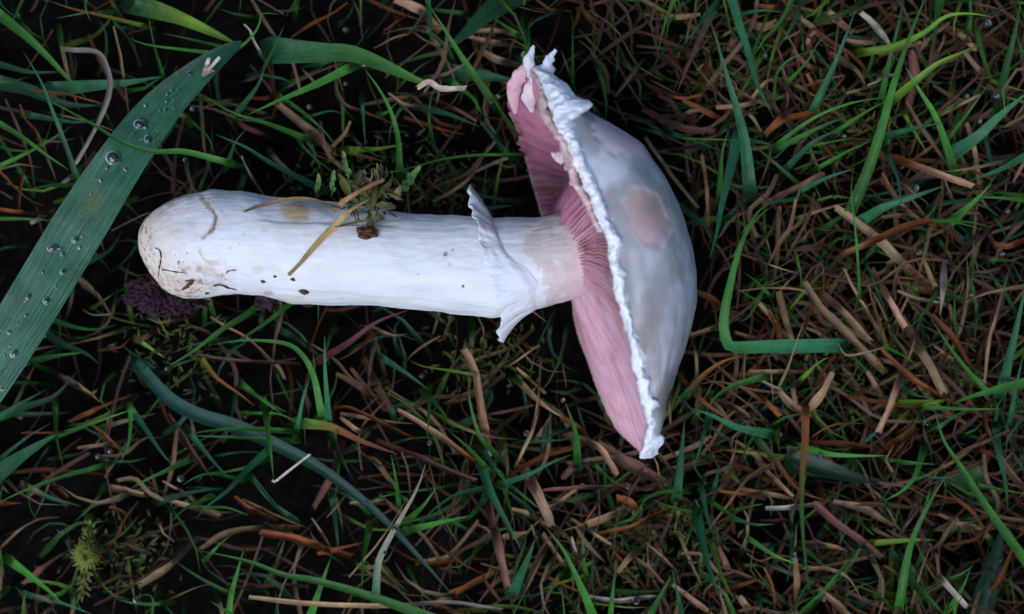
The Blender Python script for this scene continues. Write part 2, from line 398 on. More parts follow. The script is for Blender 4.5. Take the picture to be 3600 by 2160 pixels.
# --- gills: one thin plate each, from the stem to the rim
Cc_t, Cc_b = ab((1972, 893)); Cz = 520.
def gill_line(phi, r, depth):
    phi = np.mod(phi, 2 * np.pi); t = (1 - np.cos(phi)) / 2; nearside = phi <= np.pi
    b = np.where(nearside, sl(cN, t), sl(cF, t)); z = np.where(nearside, ZC + ZNa * env(t), ZC - ZFa * env(t))
    T = Cc_t + (t - Cc_t) * r; Z = Cz + (z - Cz) * r; B = Cc_b + (b - Cc_b) * r
    hollow = 190 * sstep(.44, .24, T) * sstep(.06, .26, T) + 0 * r
    return T, B + hollow * np.sin(np.pi * np.clip(r, 0, 1)) ** .8 + depth, Z
PINK = np.array((.68, .37, .42))
nb_phi, nb_r = 200, 26
phs = np.linspace(0, 2 * np.pi, nb_phi, endpoint=False); rs = np.linspace(.03, .995, nb_r)
BV = []
for ph in phs:
    T, B, Z = gill_line(ph + rs * 0, rs, 26 * np.sin(np.pi * rs) ** .5)
    BV.append(np.concatenate([xy(T, B), Z[:, None]], -1))
BV = np.array(BV)
F = []
for i in range(nb_phi):
    k = (i + 1) % nb_phi
    for j in range(nb_r - 1): F.append((i * nb_r + j, k * nb_r + j, k * nb_r + j + 1, i * nb_r + j + 1))
mk('gill_bed', Wd(BV.reshape(-1, 3)), F, M_GILL, cap, col=np.repeat((PINK * np.array((.75, .6, .6)))[None], nb_phi * nb_r, 0))
NG = 290
for g in range(NG):
    ph = 2 * math.pi * (g + rng.uniform(-.25, .25)) / NG
    r0 = .17 if g % 2 == 0 else rng.uniform(.3, .62)
    r = np.linspace(r0, .995, 16)
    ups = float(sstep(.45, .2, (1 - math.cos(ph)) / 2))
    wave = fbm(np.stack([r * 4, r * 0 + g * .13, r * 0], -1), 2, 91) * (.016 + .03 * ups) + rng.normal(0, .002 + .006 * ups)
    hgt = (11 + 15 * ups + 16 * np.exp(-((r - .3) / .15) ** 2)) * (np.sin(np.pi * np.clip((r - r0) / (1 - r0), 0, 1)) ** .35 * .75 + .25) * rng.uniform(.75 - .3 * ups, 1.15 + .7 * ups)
    tint = (PINK * (1 - ups) + np.array((.40, .15, .22)) * ups) * rng.uniform(.92, 1.08) * np.array((1, rng.uniform(.93, 1.07), 1))  # upper gills tinted darker: the pocket's shade is put into their colour
    V = []; 
    for kk, (dd, off) in enumerate(((0, -1), (1, -.35), (1, .35), (0, 1))):
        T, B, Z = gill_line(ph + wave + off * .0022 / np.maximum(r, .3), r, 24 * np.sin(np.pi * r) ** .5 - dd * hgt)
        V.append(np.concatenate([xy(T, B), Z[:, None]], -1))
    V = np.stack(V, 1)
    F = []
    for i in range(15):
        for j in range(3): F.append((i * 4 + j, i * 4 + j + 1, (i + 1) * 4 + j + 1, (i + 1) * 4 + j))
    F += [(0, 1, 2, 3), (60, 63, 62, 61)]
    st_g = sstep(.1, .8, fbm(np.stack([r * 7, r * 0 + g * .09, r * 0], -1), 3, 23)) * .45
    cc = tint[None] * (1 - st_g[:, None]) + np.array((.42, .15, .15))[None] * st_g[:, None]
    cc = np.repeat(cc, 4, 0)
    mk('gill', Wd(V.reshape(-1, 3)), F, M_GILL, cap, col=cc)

# --- ragged white veil left along the rim, and its torn tags
BL = [(1885, 262), (1905, 283), (1921, 353), (1948, 423), (1986, 499), (2007, 558), (2034, 623), (2066, 693), (2099, 774), (2131, 838), (2150, 975), (2170, 1058), (2202, 1154), (2221, 1244), (2240, 1340), (2266, 1436), (2276, 1500), (2262, 1564), (2246, 1590), (2262, 1622)]
BR = [(1912, 250), (1945, 258), (1964, 278), (1994, 294), (2023, 337), (2050, 353), (2076, 366), (2056, 391), (2023, 418), (2034, 450), (2050, 504), (2077, 574), (2110, 650), (2142, 720), (2153, 774), (2168, 815), (2198, 854), (2179, 892), (2202, 956), (2208, 1046), (2243, 1135), (2240, 1186), (2278, 1250), (2272, 1295), (2298, 1378), (2323, 1430), (2307, 1455), (2310, 1513), (2333, 1538), (2304, 1596), (2278, 1622)]
def puffy(name, tA, tB, bl, br, zfun, hgt, nl, nw, colr, mat, parent, amp=6., seed=0, cmix=None, grow=4.):
    t = np.linspace(tA, tB, nl); wq = np.linspace(0, 1, nw)
    l, r_ = np.interp(t, *bl) - grow * .6, np.interp(t, *br) + grow
    sc_ = 1.0
    top, bot = [], []
    for q in wq:
        b = l + (r_ - l) * q
        e = math.sin(math.pi * (q * .96 + .02)) ** .6
        p = xy(t, b); z = zfun(t) + hgt * e - 26 * (q - .45) ** 2 * 4
        top.append(np.concatenate([p, z[:, None]], -1)); bot.append(np.concatenate([p, (z - hgt * 1.3 * e - 2)[:, None]], -1))
    V = np.stack(top + bot[::-1], 1)         # closed loop across
    dn = np.stack([fbm(V / 24., 2, seed), fbm(V / 24., 2, seed + 10), fbm(V / 20., 3, seed + 20)], -1)
    V = V + dn * amp * np.array((1.1, 1, .75)) + np.stack([fbm(V / 70., 2, seed + 30)] * 3, -1) * np.array((6, 2, 6))
    V = V + np.stack([fbm(V / 9., 2, seed + 41), fbm(V / 9., 2, seed + 42), fbm(V / 9., 2, seed + 43)], -1) * 1.8
    n_, m_ = V.shape[:2]
    F = grid_faces(n_, m_, True) + [tuple(range(m_ - 1, -1, -1)), tuple((n_ - 1) * m_ + k for k in range(m_))]
    c = np.repeat(np.array(colr)[None], n_ * m_, 0)
    if cmix is not None: c = cmix(V.reshape(-1, 3), c)
    return mk(name, Wd(V.reshape(-1, 3)), F, mat, parent, col=c)
def rawc(L):
    t, b = ab(L); o = np.argsort(t); return t[o], b[o]
cBL, cBR = rawc(BL), rawc(BR)
def zrim(t): return ZC + ZNa * env(np.clip(t, 0, 1))
def veilmix(V, c):
    m = sstep(.15, .75, fbm(V / 40., 2, 17)) * .35
    return c * (1 - m[:, None]) + np.array((.74, .62, .58)) * m[:, None]
puffy('veil_margin', .012, 1.002, cBL, cBR, lambda t: zrim(t) + 4, 17, 420, 17, (.93, .93, .92), M_VEIL, cap, 7, 3, veilmix, 1.5)
# flesh laid bare along the torn half
FL = [(1868, 262), (1893, 290), (1903, 400), (1938, 465), (1982, 545), (2006, 640), (2040, 704), (2085, 790), (2110, 850)]
FR = [(1900, 262), (1915, 290), (1935, 400), (1975, 470), (2014, 545), (2044, 640), (2078, 704), (2118, 790), (2140, 850)]
def fmix(V, c):
    m = sstep(-.2, .6, fbm(V / 22., 3, 19))
    return c * (1 - m[:, None]) + np.array((.76, .60, .56)) * m[:, None]
puffy('torn_flesh', .015, .44, rawc(FL), rawc(FR), lambda t: zrim(t) - 12, 8, 200, 8, (.70, .44, .38), M_GILL, cap, 6, 5, fmix, 2.)

def tube(name, pts, rads, mat, colr, parent=None, n=26, m=14, flat=.6, amp=.18, seed=0, nscale=14., tipc=None, origin=None):
    L = spline(np.array([tuple(p) + (r,) for p, r in zip(pts, rads)], float), n)
    c, r = L[:, :3], L[:, 3]
    tg = np.gradient(c, axis=0); tg /= np.linalg.norm(tg, axis=1)[:, None] + 1e-9
    upv = np.array((0, 0, 1.)); sd = np.cross(tg, upv); sd /= np.linalg.norm(sd, axis=1)[:, None] + 1e-9
    nn = np.cross(sd, tg)
    a = np.linspace(0, 2 * np.pi, m, endpoint=False)
    V = c[:, None] + r[:, None, None] * (np.cos(a)[None, :, None] * sd[:, None] + flat * np.sin(a)[None, :, None] * nn[:, None])
    dn = fbm(V / nscale, 3, seed)
    V = V + (V - c[:, None]) * (dn * amp * 2)[..., None]
    F = grid_faces(n, m, True) + [tuple(range(m - 1, -1, -1)), tuple((n - 1) * m + k for k in range(m))]
    cc = np.repeat(np.array(colr, float)[None], n * m, 0).reshape(n, m, 3)
    if tipc is not None:
        f = sstep(.2, .9, np.linspace(0, 1, n))[:, None, None]; cc = cc * (1 - f) + np.array(tipc) * f
    return mk(name, Wd(V.reshape(-1, 3)), F, mat, parent, col=cc.reshape(-1, 3), origin=origin)
VC = (.90, .89, .89)
tube('torn_tag', [(1878, 300, 600), (1868, 255, 598), (1862, 212, 592), (1876, 160, 580)], [17, 20, 19, 5], M_VEIL, (.72, .55, .55), cap, amp=.22, seed=2, tipc=VC)
tube('torn_tag', [(1915, 320, 640), (1918, 262, 625), (1927, 218, 612), (1952, 174, 600)], [20, 24, 20, 6], M_VEIL, VC, cap, amp=.25, seed=4)
tube('torn_tag', [(2000, 545, 820), (1972, 552, 812), (1938, 540, 800)], [26, 20, 5], M_GILL, (.72, .5, .5), cap, amp=.3, seed=8, tipc=(.76, .62, .62))
tube('torn_tag', [(2022, 600, 838), (1998, 590, 828), (1984, 584, 822)], [16, 12, 4], M_GILL, (.72, .5, .5), cap, amp=.3, seed=9)
tube('torn_tag', [(2150, 745, 962), (2168, 790, 960), (2190, 830, 952), (2226, 842, 930)], [16, 22, 18, 6], M_VEIL, (.76, .76, .76), cap, amp=.3, seed=12)
tube('torn_tag', [(2192, 765, 930), (2196, 800, 930), (2208, 838, 925)], [8, 12, 6], M_VEIL, (.70, .70, .70), cap, amp=.3, seed=13)
# pink broken lip where the rim has come away
tube('broken_rim', [(1898, 260, 575), (1858, 244, 560), (1822, 278, 520), (1806, 330, 480), (1812, 400, 440)], [10, 26, 28, 24, 10], M_GILL, (.70, .43, .45), cap, n=40, amp=.12, seed=15, nscale=34., flat=.45)
tube('broken_rim', [(1885, 275, 600), (1868, 310, 585), (1860, 350, 560), (1872, 395, 545)], [14, 28, 28, 8], M_GILL, (.74, .57, .58), cap, n=40, amp=.14, seed=16, nscale=34., flat=.4)
# ------------------------------------------------------------------ grass blades seen one by one
# every line: pigment(>tip pigment)  width  height level (t = tip is listed first)  x,y ...   | what sets it apart
PIG = {'g': (.060, .185, .024), 'd': (.036, .130, .050), 'y': (.140, .250, .020), 'b': (.21, .072, .020), 's': (.32, .20, .105), 'w': (.40, .34, .26), 'p': (.17, .080, .058), 'n': (.022, .070, .050), 'q': (.011, .040, .014), 'k': (.022, .070, .022), 'r': (.13, .03, .035)}
LV = {0: (15, 55), 1: (40, 110), 2: (80, 190), 3: (130, 275), 4: (200, 345), 5: (290, 430), 6: (415, 460)}
TR = {}
TR[(0, 0, .5391)] = """
g 70 1 0,100 230,290 560,640
k 110 1 0,540 200,590 420,680 640,690
d 100 1 380,580 600,560 830,540 1050,500 | pale blue-green flat leaf behind the broad dewy blade
k>y 150 1 900,30 1150,110 1400,220 1560,300 | wide yellow-green leaf running into the broad blade's tip
d 45 4 500,1150 430,950 340,720 270,540 150,335
g 46 6 1480,1060 1200,990 1000,990 800,930 600,810 400,700 230,610 | narrow green blade crossing over the broad dewy blade
w 45 2 500,325 640,345 700,450 715,560 690,680 620,840 530,1000 490,1070 | bowed pale straw beside the broad dewy blade
s 22 1 740,170 780,350 830,690
g 35 3t 960,60 1000,280 1050,460
g 35 3t 840,250 950,290 1150,320 1400,350
g 30 2t 1070,220 1250,260 1420,300
g 36 4t 1820,95 1710,90 1690,160 1640,240 1540,330 1400,450 | green blade kinked like a hook past the broad blade's tip
w 26 3 1590,160 1630,200 1650,260 1690,340 1730,410 | short crinkled white straw beyond the broad blade's tip
g 30 2t 370,120 560,85 640,80
y>b 32 2t 300,0 480,60 700,110 900,160
g 55 2 170,-60 100,100 70,150
g 50 3 0,810 150,900 300,1010 450,1110
g 40 3 0,1080 150,1010 300,930 450,830
b 28 3 -40,1080 100,1230 200,1310 300,1350
d 25 3t 85,1115 200,1160 340,1195
g 45 3t 170,1245 300,1215 500,1205
b 34 3 -30,1365 120,1385 250,1390
g 40 2 -40,1430 150,1430 340,1440
w 45 1 200,1460 280,1410
w 40 1 410,1190 480,1150
b 24 3 280,600 450,620 600,660 720,690 | thin orange blade beside the broad dewy blade
g 30 2 1280,820 1360,900 1400,1010
d 40 2t 1610,840 1540,920 1500,1020
w 26 2 1570,1020 1620,1120 1690,1230
k 60 2 1560,720 1680,560 1730,430
b 22 1 130,680 170,780 230,850 260,920
s 40 1 280,960 330,1080 370,1180
g 40 2 1250,650 1330,655 1400,700
d 50 1 240,760 500,800 640,780
k 60 1 0,420 200,470 400,470
g 40 2 560,0 560,60 590,140
"""
TR[(0, 700, .5391)] = """
s 15 4 820,160 950,100 1110,60 | thin tan needle lying against the rounded stem base
s 13 2 540,720 600,755 700,755 780,745 830,760
k 80 2 300,870 400,940 560,1010 650,1080
g 60 2 240,1050 400,1020 560,1000
g 45 2 370,800 520,845 640,850 760,820
g 58 4 1730,660 1600,760 1450,850 1250,1000 1070,1110 | green blade from under the stem ending in a dew drop
g 58 4 1960,630 1855,710 1700,830 1510,950
s 22 2 1370,770 1450,820 1600,900 1750,1030
p 28 2 1280,1020 1450,1045 1650,1060 1855,1070
y 28 2 1000,740 1060,830 1110,930
y>b 40 2 1340,1070 1420,1170 1560,1270 1660,1350
s 60 0 470,1200 570,1260 660,1330
d 40 2t 800,960 880,1020 980,1090
k 70 1 0,1420 150,1360 350,1290 500,1130
b 40 1 540,1410 700,1340 880,1270
g 50 2 1620,1240 1720,1320 1840,1400
y 30 2 680,660 740,620
g 30 2t 680,650 730,625 780,600
b 30 1 640,380 690,430 720,480
b 26 1 740,975 800,960 850,900
s 60 0 530,540 640,640 740,780
d 50 2 600,400 720,330 800,200
y 50 0 960,960 1020,1000 1080,1040
s 24 1 250,980 330,965 420,950
p 40 0 880,930 960,890 1020,840
"""
TR[(0, 1360, .5391)] = """
d 150 2 -40,580 100,480 220,400 370,310 | wide blue-green leaf far from the mushroom, below the broad blade
g 45 2 400,310 600,240 860,150
g 45 2 360,160 370,350 415,530
g 40 3 650,520 400,590 200,660 -20,760
b 18 2 140,300 350,300 450,290
g 45 2 850,160 850,280 830,400 780,500
d 60 1 870,170 950,280 1030,400 1130,520
p 60 1 1150,270 1250,420 1400,620
g 44 3t 1210,320 1350,290 1600,275 1855,290
g 40 3 1855,350 1500,330 1250,320
g 60 4 1735,200 1760,400 1785,610 | upright bright blade with a white thread at its end
d 58 3 1740,420 1600,550 1480,680 1350,780 1280,860
g 40 3t 1190,640 1300,580 1400,570 1500,590
g 55 2 1210,490 1080,550 950,610 860,660
g 45 3 1300,750 1200,800 1120,880
k 60 2 1100,730 1250,690 1450,660
d 55 2 1270,340 1400,500 1500,600
s 22 1 1060,615 1200,690
s 40 1 1090,740 1250,780 1340,810
s>d 60 1 230,680 340,730 530,780
g 30 2 180,700 200,800 240,870
b 35 1 350,640 440,720
b 35 0 710,790 800,820 860,890
s 25 0 60,1000 150,920 270,850
s 55 1 800,680 940,710
p 50 0 230,1220 350,1130 460,1060
s 55 0 900,1300 1050,1210 1150,1130 1230,1050
g 70 2 110,1170 230,1260 330,1340 410,1420
g 50 2 150,1500 155,1400 170,1330
d 50 1 230,1370 400,1410 600,1484
g 50 1 0,1100 30,1250
g 60 3 1490,1500 1510,1350 1550,1200 1590,1060
s>b 50 1 1310,1060 1450,970 1620,930 1855,920
b 20 1 1600,1140 1620,1350
s 18 1 1140,1370 1280,1310 1400,1280
g 35 2 990,1500 1000,1420 980,1360 910,1360
g 35 1 1400,1060 1450,1010 1520,960
d 50 2t 1660,630 1740,730 1855,820
b 40 1 1530,720 1600,780 1710,830
g 40 1 1350,790 1480,790 1620,840
k 60 0 0,180 200,180 450,170
d 60 1 0,200 120,120 300,20
s 34 1 500,400 650,380 800,360
b 30 1 640,280 720,350 780,420
s 46 0 0,640 60,700
b 46 0 30,760 150,760
g 30 2 780,400 830,410 850,330
y 60 0 590,940 600,1050 560,1250
"""
TR[(900, 1160, .6739)] = """
g 40 4 340,430 300,240 240,130 148,70 -60,55 -224,77 | long blade arching beside the stem's dirty side
d 44 4 380,470 370,350 360,200 358,28 | upright blue-green blade beside the crimson blade
g 36 3 345,430 315,280 298,125
d 35 3 220,490 250,340 287,238
g 28 2 0,340 100,400 160,430
g 25 2 0,435 120,440 230,490
r 46 3 370,135 480,70 630,-40 798,-104 | purple-red blade leaning under the white stem
b 20 2 590,50 500,120 420,165
g>b 62 3 270,490 400,510 550,580 740,650 | green blade with an orange withered tip
b 30 2 410,410 480,405 600,460 700,510 800,555
s 38 1 440,455 540,530 585,520
s 24 2 520,450 700,480 830,490
s>b 40 3 740,415 850,480 980,570 1110,665 | straight tan straw with a pale edge, beyond the ring's hanging tip
p 34 2 710,605 850,660 1000,730 1150,790
s 15 2 250,370 250,500 265,640
k 55 2 390,560 450,680 510,790
s 15 1 560,650 640,720 700,810
g 40 3 745,890 730,780 705,650
g 30 3 770,880 740,850 690,750
d>w 48 5 625,1370 640,1210 700,1080 780,940 840,830 885,700 | dewy blade with a bleached split tip
s 14 4 540,1230 640,1110 740,960 800,850
b 12 4 870,770 930,680
g 50 3 840,1035 980,1000 1120,970
g 18 3 600,890 720,860 760,900
g 45 3 830,960 880,910 940,825
d 40 3 1180,830 1050,860 950,920 860,1000
g 50 2 1180,900 1130,970 1090,1000
g 48 4t 1010,530 1110,620 1190,710
d 72 4 1180,720 1230,860 1310,1010 1380,1140
g 40 3t 1105,285 1125,420 1170,560 1240,640
g 45 3 920,370 980,440 1010,500
g 30 3 905,370 900,470 895,570
d 45 2 690,165 790,230 910,320
s>y 25 3 1180,240 1000,210 870,190 805,160 | thin pale blade with a curled yellow-green end below the ring
s 60 2t 1085,100 1140,200 1160,320 1180,450 1200,580 | tapered dead leaf, tan, between the ring tip and the gills
p 68 2 1230,980 1270,1150 1310,1340 | wide purplish straw with a pale stripe
s 34 1 910,1205 1000,1185 1080,1100 1160,1000
b 18 2 960,1135 1080,1220 1190,1280
s>w 30 3 -40,1395 300,1430 700,1440 1000,1420 1200,1450 | long pale straw lying across the grass tips
y>s 25 2 670,1260 730,1330 780,1380 900,1390
g 30 2 1300,850 1340,980 1350,1060
g 40 2 1320,810 1400,870 1484,940
d 50 3 1200,650 1260,740 1310,800
s 22 1 1360,200 1450,280
s 18 2 1480,240 1460,420 1430,520
s 15 2 1480,80 1360,160
k 10 2 640,30 680,130 715,230
p 45 1 300,930 390,770 430,660
s 20 1 0,920 130,980 260,1030
s 20 1 290,980 360,1090
s 15 2 370,980 480,850
d 45 2 0,800 80,890 150,960
k 50 1 400,900 420,1040 430,1150
g 45 2 580,1080 560,1200 550,1360
b 50 1 20,1060 200,1090 350,1140 420,1160
b 34 1 400,1150 480,1130 560,1110
g 60 2 280,1500 340,1330 390,1190
g 30 2 1390,1350 1410,1480
p 25 1 500,200 560,280 620,360
s 50 0 420,230 540,290 640,380
p 60 0 600,220 640,300 700,420
s 16 1 760,640 790,720 800,800
y 30 2 690,1260 740,1320 790,1370
s 40 0 1240,1200 1200,1300
b 50 0 1000,1400 1100,1340 1250,1260
s 30 1 490,905 640,900 720,915
p 50 0 1400,760 1450,830 1484,900
s>g 30 2 1360,1230 1400,1120 1410,1060
"""  # below, the wide torn leaf's dark root half is shadow put into its colour
TR[(800, 0, .5391)] = """
k>g 165 3 330,330 620,345 800,350 1000,420 1250,530 1400,570 | wide bright green leaf with a torn bleached tip
g 72 4 800,445 560,560 350,650 140,745 | straight bright green blade under the torn wide leaf
g 50 4 500,900 266,810 66,750 -94,670
d 50 3 560,1210 276,1060 116,960 -74,880
s 75 2 330,680 450,780 560,870 635,950 | thick tan straw with a frayed end between leaf and stem
g 42 2 380,660 520,760 640,870 700,950
g 54 4 1120,1090 1110,900 1060,720 980,570 895,455 | arching dark green blade with a dew drop on its tip
g 25 2 870,0 870,150 880,280
b>s 25 2 780,20 680,90 540,160 410,250
s 22 2 950,315 1100,240 1300,185
g 66 4t 1310,30 1400,170 1500,330 1600,480 1720,650 | long green blade leaning toward the cap's torn end
d 58 3 1300,-30 1325,150 1320,300
s 45 1 1350,260 1430,400 1500,560
s 90 1 1100,0 1250,60 1320,130
b 40 1 920,0 1100,80 1280,140
b 15 2 1020,200 1150,110
g 45 3 1855,200 1720,110
k 210 2 1900,-60 1700,80 1550,220 1420,330 | very wide dark leaf beyond the cap's torn end
d 30 2 590,745 670,725 750,740
b 20 2 840,710 940,750 1060,800 1190,830
g 22 3 1855,1010 1600,1015 1400,1040 1250,1080 1080,1120 900,1135 | thin green blade running level above the stem
g 22 3 1430,1060 1330,1110 1260,1160
s 34 2 1640,1060 1560,1180 1450,1260 1340,1320
w 32 2 1830,1030 1750,1060 1680,1090
d 38 2 1660,1330 1675,1200 1690,1090
d 150 1 1500,480 1700,500 1900,530
g 60 3 1855,840 1790,740 1730,640
k 60 2 1300,710 1450,750 1650,830
p 45 1 820,1000 930,1030 1030,1060
s 50 1 1560,240 1700,270 1855,300
s 40 1 1600,210 1750,205 1855,230
s 60 1 1650,330 1750,390 1870,420
d 33 3 250,420 310,300 370,165
p 30 1 1380,660 1500,720 1620,790
g 60 2 1500,560 1600,640 1660,750
d 40 1 880,720 890,850 900,960
s 30 1 1050,610 1150,680 1280,700
b 40 0 1250,800 1400,850 1550,880
s 30 1 1680,1000 1740,930 1760,860
p 26 1 700,560 760,680 900,740
b 30 0 150,640 260,640 330,600
s 30 1 720,920 770,860 800,790
p 20 1 490,920 470,1050 420,1150
y 60 0 840,980 1000,970 1150,940
s 22 1 1150,700 1230,780 1290,850
s 26 1 1200,1330 1260,1290 1330,1230
p 20 1 1290,1170 1400,1250 1500,1330
d 36 2 1130,1080 1200,1180 1310,1310
d 60 1 1700,1360 1855,1340
"""
TR[(0, 0, 1.0)] = """
n 52 2 490,1290 590,1400 700,1462 830,1500 960,1560 1130,1650 1300,1780 1420,1900 1590,2090 | longest dark blue-green leaf, sweeping from the clod past the bleached split blade
g 36 4 1580,2195 1480,2160 1280,2090 1100,2040 1000,2023 890,1980 782,1953 695,1937 | long green blade over the pale straw at the lawn's dark hollow
"""
TR[(2300, 0, .5390)] = """
d 95 5 620,1210 590,930 540,720 470,480 408,268 | broad upright green blade beside the cap's smooth top
d 82 4 545,900 500,1100 440,1350 413,1500 362,1690 | blue-green blade dipping toward the cap's smooth crown
d 68 3 500,-30 560,170 620,350 670,540 780,770
g 80 5 1300,1340 1400,1100 1480,850 1560,560 1650,280 1720,100 1780,-40 | longest green blade standing among dense straw
y 72 4 1580,640 1700,540 1850,420 2000,350 2130,285 | bright yellow-green blade with pointed free tip
d 62 4 1050,700 1160,470 1240,270 1312,68
y 58 4 1380,340 1550,310 1750,220 1900,110 2050,90 2200,110 | yellow-green blade bowed over pale straw
g 50 3 1490,600 1530,420 1590,180 1630,-20
g 90 3 1870,-30 1840,150 1810,340
g 80 4 2260,640 2300,420 2350,220 2395,-20
d 110 3 1950,1000 2100,900 2250,760 2440,600 | wide blue-green leaf among beaded dew drops
g 68 3 1950,1090 1900,930 1830,750 1730,590 1638,435
g 48 3 910,-20 830,130 720,260 660,350
d>p 60 3 375,90 300,250 220,430 150,600
g 40 3 130,-10 60,190 20,370
d 35 3 590,190 680,270 750,390
d 44 2 580,90 700,70 840,80
g 40 2 400,90 460,105 530,140
g 30 3 890,520 1000,400 1080,270 1210,195
g 30 3 780,620 800,480 880,390 1000,340
g 30 3 830,920 950,830 1100,740 1300,670 1550,630
g 50 3 840,950 1000,870 1150,800 1280,760
d 55 2 900,1060 1050,920 1250,830
g 25 3 1050,950 1250,910 1420,910
d 70 4 1500,890 1700,840 1890,800
g 40 3 1100,1080 1280,980 1420,920
g 40 3 1200,850 1400,720 1520,660
y 15 3 220,905 400,910 560,915
d 45 2 150,880 300,930 440,990
g 55 3 425,1240 440,1010 482,855
d 55 2 620,920 720,935 800,960
d 50 2 990,1225 1130,1160 1310,1100
g 27 5t 1300,1100 1285,1250 1310,1480 1330,1720 1340,1920 | hair-thin green stalk crossing a thick pale straw
b>s 80 3 1480,1010 1700,1080 1900,1150 2075,1215 | rusty brown leaf fading to a pale blunt end
d 50 3 1530,1030 1590,1170 1612,1345
d 80 3 1380,1420 1500,1350 1700,1280 1900,1210
d 75 3 2440,1010 2250,1110 2050,1180
g 70 3 1950,1440 2080,1320 2200,1200
g 45 3 2430,1310 2250,1290 2090,1290
g 40 3 1830,1440 2050,1450 2200,1484
y 40 2 2230,540 2320,570 2430,600
g 40 3 1800,790 1900,720 2050,622
s 28 2 2120,620 1950,710
g 35 3 1940,880 2060,720 2180,550
s 40 2 2040,800 2090,980 2110,1120
p 35 1 500,350 580,410 640,480
p 60 1 540,200 490,340
b 45 1 190,650 350,730 480,800
b 60 2 720,880 830,770 850,700
b 60 2 890,760 980,750 1080,730
b 30 2 40,590 170,640 310,620
s 30 2 560,710 640,760 700,860
s 40 2 400,700 560,690 720,650
s 30 2 640,640 720,540 790,520
w 60 2 1350,80 1430,150 1490,230
s 40 2 1490,230 1400,280 1250,260
s 60 1 1130,70 1220,150
s 34 2 1060,540 1150,515 1250,490
w 25 3 1390,560 1460,530 1530,500
s 25 3 1250,610 1330,590 1400,570
s 60 1 1230,400 1330,470 1390,590
p 40 1 900,330 1000,430 1130,470
b 45 2 1000,480 1060,600
b 25 2 1450,820 1350,870 1270,900
s 18 2 1010,1070 1160,1010
s 30 3 350,1380 340,1200 312,1010 | small withered spikelet on a dry stalk near the cap's crown
s 30 2 0,980 120,1150 290,1360
w 22 2 170,1110 220,1130 260,1170
s 18 2 950,1240 920,1350 890,1484
p 50 1 800,1290 950,1210 1100,1130
d 45 2 900,1300 780,1320 680,1360
g 40 2 610,1484 680,1380 740,1340
b 50 1 1480,1160 1580,1300
d 60 1 520,1380 600,1300 650,1270
s 55 1 300,90 150,110 0,100
s 40 1 250,240 380,240
b 40 1 650,30 760,50 860,20
s 45 1 1050,200 1000,260 1020,330
p 90 1 1680,330 1700,480 1680,600
s 60 1 2020,330 2100,430 2190,510
s 50 1 900,60 960,120 1040,180
p 30 1 780,260 830,380 840,470
s 70 0 600,140 700,180 800,140
s 60 0 1900,180 2000,220 2100,330
s 40 1 1560,330 1660,300 1740,280
g 34 2 1740,380 1780,440 1790,520
y 40 1 1650,780 1720,900 1780,1000
s 40 1 2150,520 2230,600
p 60 1 20,760 200,840 400,860
s 36 1 160,790 230,730 330,720
s 26 1 930,560 1080,640 1200,650
"""
